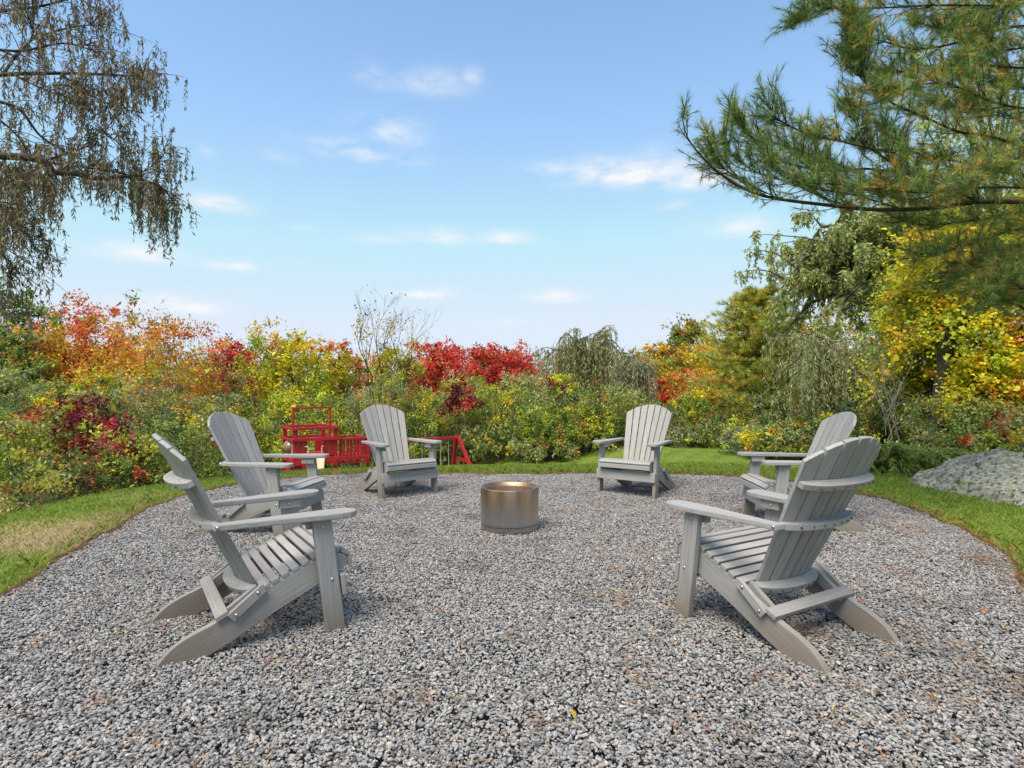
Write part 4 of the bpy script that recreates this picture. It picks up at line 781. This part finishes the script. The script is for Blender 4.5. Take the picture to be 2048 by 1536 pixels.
# chair: x forward, y to its left, origin between the front feet ----------------------
BW0, BW1 = .205, .288                      # half width of the back at its foot and at the corners
def back_pt(s, z, off=0.):
    """point on the front face of the fan shaped, hollow back; off goes backwards"""
    t = (z-.25)/(.898-.25); w = BW0+(BW1-BW0)*t; sag = .045+.012*t
    x = -.335-.312*t-sag*(1-s*s); n = np.array([-.90, 0, -.43]); n = n+np.array([0, -2*sag*s/w*-1*.9, 0]); n = n/np.linalg.norm(n)
    return Vector((x+n[0]*off, w*s+n[1]*off*1., z+n[2]*off))
def chair_parts():
    Pt = []                                # name, mesh, material
    add = lambda n, me, m=WOOD: Pt.append((n, me, m))
    sd_ = 0
    # back slats
    for i in range(7):
        s0 = -1+2*i/7; s1 = s0+2/7; g = .0045/.25
        ss = np.linspace(s0+g, s1-g, 4)
        top = [back_pt(s, .898+.104*(1-abs(s)**2.1)) for s in ss]; bot = [back_pt(s, .243) for s in ss]
        topb = [back_pt(s, .898+.104*(1-abs(s)**2.1), .021) for s in ss]; botb = [back_pt(s, .243, .021) for s in ss]
        # flat boards: keep only the outer two columns along the length, the arc at the head stays
        fa = [bot[0], bot[-1]]+top[::-1]; fb = [botb[0], botb[-1]]+topb[::-1]
        c = back_pt((s0+s1)/2, .6); m0, m1 = back_pt(s0+g, .6), back_pt(s1-g, .6)
        def flat(p, o, sref):                # project on the board's own plane
            a, b = back_pt(s0+g, 0.25), back_pt(s1-g, .25); d = back_pt(s0+g, .9)
            nrm = (b-a).cross(d-a).normalized(); p = p-nrm*(p-a).dot(nrm); return p-nrm*o*(1 if nrm.x > 0 else -1)
        add('back_slat', loft('back_slat', [flat(p, 0, 0) for p in fa], [flat(p, .021, 0) for p in fa], (-.43, 0, .9), .004, i))
    # curved braces behind the back
    def brace(name, z, half, depth, th, tilt, ends=None, seed=0):
        ss = np.linspace(-half, half, 19); nrm = Vector((-math.cos(tilt), 0, -math.sin(tilt))); up = Vector((-math.sin(tilt), 0, math.cos(tilt)))
        inn, out = [], []
        for s in ss:
            p = back_pt(s, z, .022); inn.append(p); k = 1-(abs(s)/half)**6*.45; out.append(p+nrm*depth*k)
        poly = inn+out[::-1]; add(name, prism(name, [p-up*th/2 for p in poly], up*th, (0, 1, 0), .003, seed))
        for s in np.linspace(-half*.75, half*.75, 7): yield back_pt(s, z, .022)+nrm*(depth*.985), nrm
    scr = []
    scr += brace('upper_brace', .80, .97, .05, .030, R(25), seed=11)
    scr += brace('arm_brace', .592, 1.03, .052, .032, R(6), seed=12)
    scr += brace('seat_brace', .268, 1.16, .055, .032, R(25), seed=13)
    bm = bmesh.new()
    for p, n in scr:
        q = Vector((0, 0, 1)).rotation_difference(n).to_matrix().to_4x4(); bmesh.ops.create_cone(bm, cap_ends=True, segments=8, radius1=.0045, radius2=.004, depth=.008, matrix=Matrix.Translation(p) @ q)
    me = bpy.data.meshes.new('screw_heads'); bm.to_mesh(me); bm.free(); add('screw_heads', me, SCREW)
    # stringers that run from the seat front to the ground behind
    prof = spline([(.066, .322), (.066, .352), (.048, .372), (.01, .384), (-.04, .380), (-.093, .364), (-.223, .308), (-.329, .256), (-.40, .218), (-.489, .175), (-.561, .143), (-.63, .118), (-.69, .088), (-.735, .05), (-.775, .0), (-.785, -.012)], 31)
    low = [(-.62, -.006), (-.54, .022), (-.464, .056), (-.346, .118), (-.241, .167), (-.084, .24), (.0, .275), (.045, .298)]
    for s in (-1, 1):
        y = .262*s; e = .036*s
        add('rear_leg', prism('rear_leg', [(p[0], y, p[1]) for p in list(map(tuple, prof))+low], (0, e, 0), (.9, 0, .45), .004, 20+s))
    # seat slats over the stringers
    xs = [-.318, -.2735, -.228, -.182, -.136, -.089, -.042, .006]
    zt = lambda x: np.interp(x, [-.40, -.329, -.223, -.093, -.04, .01, .048], [.218, .256, .308, .364, .380, .384, .372])
    for i, x in enumerate(xs):
        an = math.atan2(zt(x+.02)-zt(x-.02), .04); wd = .0385; c = Vector((x-math.sin(an)*.0125, 0, zt(x)+math.cos(an)*.0125)); yh = .298 if x < -.3 else .2995
        add('seat_slat', box('seat_slat', c, wd, 2*yh, .022, (0, -an, 0), 'y', .004, 30+i))
    add('seat_slat', box('seat_slat', (.057, 0, .381), .05, .605, .022, (0, R(32), 0), 'y', .005, 40))
    add('seat_slat', box('seat_slat', (.0785, 0, .336), .022, .612, .046, (0, R(-4), 0), 'y', .005, 41))
    # front legs, leaning forward at the foot, and the apron across them
    for s in (-1, 1):
        y = .314*s; add('front_leg', prism('front_leg', [(-.122, y, .572), (-.03, y, .572), (.046, y, -.02), (-.046, y, -.02)], (0, .036*s, 0), (.13, 0, -1), .004, 50+s))
        add('arm_block', box('arm_block', (-.078, .2935*s, .546), .118, .037, .05, (0, 0, 0), 'x', .003, 53+s))
        # paddle arm
        o = [(.094, -.030), (.098, .0), (.094, .026), (.08, .048), (.055, .062), (.01, .068), (-.08, .064), (-.2, .052), (-.32, .040), (-.45, .031), (-.545, .028), (-.552, -.026), (-.45, -.034), (-.3, -.046), (-.15, -.058), (-.02, -.066), (.05, -.062), (.08, -.048)]
        cen = lambda x: .318-.036*(.1-x)/.65
        pts = [(x, s*(cen(x)+yy+.012), .573-.004*(.1-x)/.65) for x, yy in o]
        add('arm', prism('arm', pts, (0, 0, .029), (1, 0, 0), .006, 60+s))
        # outer link along the stringer, inner link to the stretcher
        add('link_board', prism('link_board', [(-.342, .299*s, .300), (-.322, .299*s, .262), (-.462, .299*s, .148), (-.492, .299*s, .182)], (0, .022*s, 0), (.8, 0, .6), .003, 64+s))
        add('inner_link', prism('inner_link', [(-.36, .236*s, .280), (-.33, .236*s, .235), (-.50, .236*s, .120), (-.528, .236*s, .165)], (0, .025*s, 0), (.8, 0, .6), .003, 67+s))
        for p in [(-.362, .322*s, .262), (-.455, .322*s, .178)]: add('bolt', bolt_mesh('bolt', p, (0, s, 0)), CHROME)
        for p in [(-.07, .350*s, .535), (-.025, .350*s, .27)]: add('bolt', bolt_mesh('bolt', p, (0, s, 0)), CHROME)
        add('bolt', bolt_mesh('bolt', (-.085, .2745*s, .545), (0, -s, 0)), CHROME)
        add('bolt', bolt_mesh('bolt', (-.532, s*(.2825+.012+.0285), .585), (0, s, 0), .0095), CHROME)
    add('apron', prism('apron', [(.013+.002, -.348, .285), (.037, -.348, .285), (.052, -.348, .182), (.028, -.348, .182)], (0, .696, 0), (0, 1, 0), .004, 70))
    add('stretcher', box('stretcher', (-.511, 0, .1805), .058, .63, .024, (0, R(-25), 0), 'y', .004, 71))
    return Pt
CH = [((-1.062, 3.197), 33.9, 'grey slatted garden chair nearest on the left, seen from its side, facing right'),
      ((-1.819, 5.038), -7.6, 'grey slatted garden chair behind the nearest left one, beside the turf edge, facing right'),
      ((-1.142, 6.505), -51.4, 'grey slatted garden chair in front of the red playset, facing the camera'),
      ((1.277, 6.534), -125.1, 'grey slatted garden chair right of the fire pit before the mown lawn, facing the camera'),
      ((2.208, 5.196), -183.7, 'grey slatted garden chair facing left, half hidden behind the nearest right chair'),
      ((1.197, 3.28), 120.2, 'grey slatted garden chair nearest on the right, turned away with its curved back shown')]
parts = chair_parts(); first = None
for (x, y), a, lab in CH:
    a = R(a)
    if first is None:
        first = empty('garden_chair', (x, y, 0), a, label=lab, cat='chair', group='chairs around the fire pit'); kids = []
        for n, me, m in parts:
            k = link(n, me, m, first); kids.append(k)
            if n == 'screw_heads': k['kind'] = 'stuff'
    else:
        r_ = first.copy(); COL.objects.link(r_); r_.location = (x, y, 0); r_.rotation_euler = (0, 0, a); r_['label'] = lab
        for k in kids: c = k.copy(); COL.objects.link(c); c.parent = r_

# ------------------------------------------------------------------ fire pit
def firepit():
    def m_steel(name, inner=False):
        t = NT(name); ob = t.n('ShaderNodeTexCoord').outputs['Object']; s = t.n('ShaderNodeSeparateXYZ'); t.l(ob, s.inputs[0])
        a = t.noise(t.mapping(ob, (1, 1, .06)), 7, 4, .6); b = t.noise(t.mapping(ob, (1, 1, .02)), 60, 3); n = t.noise(ob, 5, 4)
        # heat tint: bronze in upright streaks over most of the wall, plain steel near the foot
        h = t.math('MULTIPLY', t.math('ADD', t.math('MULTIPLY', t.math('SUBTRACT', s.outputs[2], .09), 5), t.math('MULTIPLY', t.math('SUBTRACT', a, .5), 2.4)), 1, clamp=True)
        tint = t.ramp(a, [(.32, (.36, .20, .12)), (.5, (.56, .37, .25)), (.66, (.50, .42, .36))])
        c = t.mix(h, (.52, .50, .48), tint)
        if inner: c = t.mix(.55, c, (.22, .12, .075))
        return t.out(c, t.math('ADD', .42 if inner else .27, t.math('MULTIPLY', b, .14)), t.bump(b, .06, .002), 1, .5)
    st = m_steel('brushed_steel'); sti = m_steel('heated_steel', True); dk = simple('dark_steel', (.035, .03, .028), .8, .2)
    root = empty('fire_pit', (-.02, 5.0, 0), label='round stainless steel fire pit with bronze heat tint in the middle of the gravel', cat='fire pit')
    ro, n = .2475, 96; z0, z1 = .035, .372
    def lathe(name, prof, mat, parent=root, sharp=True):
        a = np.linspace(0, 2*math.pi, n, endpoint=False); V = np.concatenate([np.stack([r*np.cos(a), r*np.sin(a), np.full(n, z)], 1) for r, z in prof]); k = np.arange(n); k2 = (k+1) % n
        Fq = np.concatenate([np.stack([i*n+k, i*n+k2, (i+1)*n+k2, (i+1)*n+k], 1) for i in range(len(prof)-1)]); me = np_mesh(name, V, Fq, 4, smooth=True); o = link(name, me, mat, parent)
        return o
    lathe('outer_wall', [(ro, .082), (ro, .2), (ro, z1-.01), (ro-.001, z1-.003)], st)
    # vented foot band: real round holes, one per cell
    bm = bmesh.new(); N = 64; zc, hr = .066, .0072
    def cyl(a, z, r=ro): return (r*math.cos(a), r*math.sin(a), z)
    for i in range(N):
        a0 = 2*math.pi*i/N; da = 2*math.pi/N; ac = a0+da/2; oct_ = [(ac+hr/ro*math.cos(q), zc+hr*math.sin(q)) for q in np.linspace(0, 2*math.pi, 12, endpoint=False)]
        sq = []
        for q in np.linspace(0, 2*math.pi, 12, endpoint=False):
            c, s = math.cos(q), math.sin(q); k = 1/max(abs(c), abs(s)); sq.append((ac+c*k*da/2, zc+s*k*.016))
        vo = [bm.verts.new(cyl(*p)) for p in oct_]; vs2 = [bm.verts.new(cyl(*p)) for p in sq]; vi = [bm.verts.new(cyl(*p, ro-.004)) for p in oct_]
        for k in range(12): k2 = (k+1) % 12; bm.faces.new((vs2[k], vs2[k2], vo[k2], vo[k])); bm.faces.new((vo[k], vo[k2], vi[k2], vi[k]))
    bmesh.ops.remove_doubles(bm, verts=bm.verts[:], dist=1e-5); me = bpy.data.meshes.new('vent_band'); bm.to_mesh(me); bm.free(); link('vent_band', me, st, root)
    lathe('foot_ring', [(ro-.03, .0), (ro-.012, .0), (ro-.010, .018), (ro-.002, .034), (ro, .05)], st)
    lathe('rim', [(ro-.001, z1-.003), (ro-.004, z1), (ro-.012, z1+.001), (ro-.022, z1-.004), (ro-.026, z1-.014), (ro-.030, z1-.018)], sti)
    lathe('inner_wall', [(ro-.030, z1-.018), (ro-.040, z1-.022), (ro-.044, z1-.035), (ro-.044, .12), (ro-.05, .10)], sti)
    lathe('fire_floor', [(ro-.05, .10), (.12, .085), (.002, .08)], dk); lathe('inner_shell', [(ro-.012, .02), (ro-.012, .11)], dk)  # near-black floor; the shell is coloured near black so the vent holes read dark
firepit()

# ------------------------------------------------------------------ red wooden playset, turned about a third of a right angle
def playset():
    t = NT('red_painted_wood'); g = t.attr('gc').outputs['Vector']; n = t.noise(t.mapping(g, (1.5, 14, 14)), 1.6, 5, .65)
    RED = t.out(t.ramp(n, [(.25, (.16, .008, .016)), (.5, (.40, .016, .026)), (.78, (.52, .035, .045))]), .55, t.bump(n, .2, .004))
    t = NT('fresh_pine_board'); g = t.attr('gc').outputs['Vector']; n = t.noise(t.mapping(g, (1, 26, 26)), 1.2, 3); PINE = t.out(t.ramp(n, [(.3, (.50, .36, .21)), (.7, (.66, .52, .35))]), .6)
    WHITE = simple('white_enamel', (.62, .61, .58), .4); ROPE = simple('rope_fibre', (.42, .40, .33), .9)
    X0, Y0, TH = -4.958, 13.4, R(35.5); cs, sn = math.cos(TH), math.sin(TH)
    def al(u, b=0.): k = (u-1024)/F; return (k*(Y0+b*cs)-X0+b*sn)/(cs-k*sn)          # how far along the front a picture column lies
    def Z(v, a=0., b=0.): return H-(v-HOR)*(Y0+a*sn+b*cs)/F
    gz0 = float(gz(np.array([X0+.4]), np.array([Y0+.6]))[0]); S_ = .92
    root = empty('playset', (X0, Y0, 0), TH, label='red painted wooden play tower with picket bridge and slatted railings, beyond the gravel', cat='playset')
    def B(name, a, b, w, h, up=(0, 0, 1), m=RED, s=0, par=root): return link(name, bar(name, a, b, w, h, up, .004, s), m, par)
    zt, zm, zd = Z(858), Z(880.5), Z(919)
    for i, (x, y) in enumerate(((0, 0), (S_, 0), (0, S_), (S_, S_))): B('corner_post', (x, y, gz0-.1), (x, y, zt-.03), .085, .085, (0, 1, 0), s=i)
    def ring(name, z, h, out, skip=()):
        for i, (a, b) in enumerate((((0, -out), (S_, -out)), ((S_+out, 0), (S_+out, S_)), ((S_, S_+out), (0, S_+out)), ((-out, S_), (-out, 0)))):
            if i in skip: continue
            e = out+.02 if i % 2 == 0 else out-.021; d = (Vector((*b, z))-Vector((*a, z))).normalized(); B(name, Vector((*a, z))-d*e, Vector((*b, z))+d*e, .04, h, s=i+3)
    ring('top_rail', zt, .06, .064); ring('middle_rail', zm, .06, .064); ring('deck_beam', zd-.03, .10, .066)
    for i in range(6): B('deck_board', (-.04, .09+i*.148, zd+.04), (S_+.04, .09+i*.148, zd+.04), .135, .03, s=20+i)
    def wall(a0, a1, n, s, y, ax=0):
        w = (a1-a0)/n
        for i in range(n):
            q = a0+(i+.5)*w; p = (q, y) if ax == 0 else (y, q); B('wall_board', (*p, zd+.058), (*p, zm-.033), w-.006, .022, (0, 1, 0) if ax == 0 else (1, 0, 0), s=s+i)
    wall(.05, al(613.5), 3, 30, -.02); wall(al(647), S_-.05, 3, 40, -.02); wall(.72, S_-.05, 2, 50, S_+.02)
    # left side: narrow boards, white panel and a smoky bubble window
    wall(.05, .17, 1, 60, -.02, 1); wall(S_-.14, S_-.05, 1, 61, -.02, 1)
    B('window_panel', (-.02, .175+.3, zd+.058), (-.02, .175+.3, zm-.033), .595, .012, (1, 0, 0), WHITE, 63)
    bm = bmesh.new(); bmesh.ops.create_uvsphere(bm, u_segments=24, v_segments=14, radius=1); c = Vector((-.03, .42, (zd+zm)/2+.03))
    for v in bm.verts: v.co = Vector((min(v.co.x, .05)*.15, v.co.y*.2, v.co.z*.16))+c
    me = bpy.data.meshes.new('bubble_window'); bm.to_mesh(me); bm.free(); me.polygons.foreach_set('use_smooth', np.ones(len(me.polygons), bool)); link('bubble_window', me, simple('smoky_plastic', (.24, .16, .11), .2, 0, .2, 6, .6), root)
    # roof rail on two tall posts
    pa, pb = (al(587, .5), .5), (al(660.5, .5), .5); zr = Z(816, .4, .5)
    for i, q in enumerate((pa, pb)): B('roof_post', (*q, zt-.25), (*q, zr-.022), .045, .04, (0, 1, 0), s=70+i)
    B('roof_rail', (pa[0]-.03, pa[1], zr), (pb[0]+.03, pb[1], zr), .045, .04, s=73); B('roof_tie', (-.05, .5, zt-.27), (S_+.05, .5, zt-.27), .03, .03, s=74)
    for i, (u, va) in enumerate(((616, 894), (644, 893))):
        a_ = al(u, -.09); e = -.05 if i == 0 else .05; z_ = Z(va, a_, -.09); link('handle', tube_mesh('handle', [(spline(np.array([(a_+e, -.045, z_), (a_, -.09, z_-.01), (a_, -.09, z_-.22), (a_+e, -.045, z_-.24)]), 14), .011)], 8), WHITE, root)
    # timbers under the floor
    B('floor_joist', (-.13, -.095, Z(927)), (S_+.08, -.095, Z(927)), .04, .09, s=80); B('floor_joist', (-.05, -.03, Z(935)), (al(640), -.03, Z(935)), .04, .06, s=81); B('hanger_block', (.16, -.13, Z(922)), (.16, -.13, Z(937)), .08, .03, (0, 1, 0), s=85); B('hanger_block', (S_-.03, -.13, Z(922)), (S_-.03, -.13, Z(936)), .08, .03, (0, 1, 0), s=86)
    a_ = al(575, 0); B('angled_leg', (a_+.02, -.02, Z(930)), (al(556), -.2, gz0-.1), .085, .085, (0, 1, 0), s=82); B('skirt_board', (.06, S_-.2, Z(937)), (al(640), S_-.2, Z(937)), .03, .25, s=83)
    # picket bridge
    b0, b1 = S_+.09, al(731.5); yb = .72; zq = zd-.045
    for y in (-.02, yb): B('bridge_beam', (b0-.13+(.13 if y > 0 else 0), y-.09 if y < 0 else y, zq), (b1+.06, y-.09 if y < 0 else y, zq), .04, .10, s=90); B('bridge_rail', (b0-.02, y, zm-.03), (b1+.03, y, zm-.03), .04, .05, s=92)
    B('bridge_rail_low', (b0, -.10, zq-.10), (b1+.03, -.10, zq-.10), .03, .05, s=96); B('bridge_rail', (b1+.032, .045, zm-.03), (b1+.032, yb-.03, zm-.03), .04, .05, s=94)
    nb_ = 8
    for i in range(nb_):
        xx = b0+.035+i*(b1-b0-.05)/(nb_-1)
        for y in ((.012, yb-.032) if i % 2 else (.012,)): B('picket', (xx, y, zq+.0), (xx, y, zm-.02), .05, .02, (0, 1, 0), s=100+i)
    for i in range(5): B('picket', (b1-.01+.022, .10+i*.13, zq+.05), (b1-.01+.022, .10+i*.13, zm-.02), .058, .02, (1, 0, 0), s=120+i)
    for i in range(5): B('deck_board', (b0+.06+i*.145, .03, zd-.01), (b0+.06+i*.145, yb-.05, zd-.01), .13, .025, s=130+i)
    for y in (-.02, yb): B('bridge_post', (b1+.055, y+.03 if y < 0 else y, gz0-.1), (b1+.055, y+.03 if y < 0 else y, zm-.005), .075, .075, (0, 1, 0), s=140)
    B('side_board', (b1+.10, .1, Z(905, b1)), (b1+.55, .1, Z(905, b1)), .04, .09, s=141)
    B('lookout_stick', (al(700), .1, zm-.06), (al(697), .02, zm+.11), .03, .02, (0, 1, 0), PINE, s=142)
    # loose plank and white frame, each standing on the ground
    def wp(a, b, z): return Vector((X0+a*cs-b*sn, Y0+a*sn+b*cs, z))
    p0, p1 = wp(al(638), -.12, Z(914, al(638))), wp(al(638)-.35, -.95, 0); p1.z = float(gz(np.array([p1.x]), np.array([p1.y]))[0]); 
    pl = empty('plank', tuple(p1), label='new pale pine plank leaning against the red tower entry', cat='plank'); link('board', bar('board', p0-p1, Vector((0, 0, .0)), .19, .03, (0, 0, 1), .003, 9), PINE, pl)
    c0 = wp(al(697), .1, gz0); wf = empty('metal_frame', tuple(c0), label='white tubular metal frame standing under the picket bridge', cat='frame')
    zc = Z(942, al(697), .1)-gz0
    for y, hh in ((-.1, zc), (.25, zc+.08)): link('crossbar', tube_mesh('crossbar', [(np.array([(-.2, y-.11, hh), (.17, y+.11, hh)]), .011)], 8), WHITE, wf)
    for e in (-1, 1): link('leg', tube_mesh('leg', [(np.array([(e*.18, e*.1-.1, zc), (e*.18-.07, e*.1-.14, 0)]), .011), (np.array([(e*.18, e*.1-.1, zc), (e*.18+.07, e*.1-.06, 0)]), .011)], 8), WHITE, wf)
    # swing frame carries on in the same line
    e0, e1 = b1+.12, al(914.5, .35); o_ = wp(e1, .35, 0); gs = float(gz(np.array([o_.x]), np.array([o_.y]))[0])
    sw = empty('swing_frame', tuple(o_), TH, label='red wooden swing beam on splayed legs, right of the picket bridge', cat='swing'); Lb = e1-e0; zb = -.205
    def C(name, a, b, w, h, up=(0, 0, 1), m=RED, s=0): return link(name, bar(name, a, b, w, h, up, .004, s), m, sw)
    C('beam', (-Lb, 0, zb), (.04, 0, zb), .08, .085, s=150); q = gs-.1
    C('frame_leg', (0, -.06, zb+.03), (.25, -.75, q), .085, .085, (1, 0, 0), s=151); C('frame_leg', (0, .06, zb+.03), (.25, .75, q), .085, .085, (1, 0, 0), s=152)
    C('side_brace', (.12, -.22, zb-.45), (.62, -.40, q), .05, .085, (0, 1, 0), s=153); C('gusset', (.13, -.32, zb-.62), (.13, .32, zb-.62), .03, .10, s=154)
    for i, us in enumerate(((828, 844), (881, 897))):
        zs = gs+.35-0; xx = [al(u, .35)-e1 for u in us]
        for x in xx: link('rope', tube_mesh('rope', [(np.array([[x, 0, zb-.03], [x+.01, 0, zs]]), .008)], 6), ROPE, sw)
        C('swing_seat', (xx[0]-.06, 0, zs), (xx[1]+.06, 0, zs), .16, .03, m=simple('seat_plastic', (.12, .14, .10), .5), s=160+i)
playset()

# render settings that the place needs
scene.render.engine = 'CYCLES'
scene.cycles.max_bounces = 8; scene.cycles.transparent_max_bounces = 8
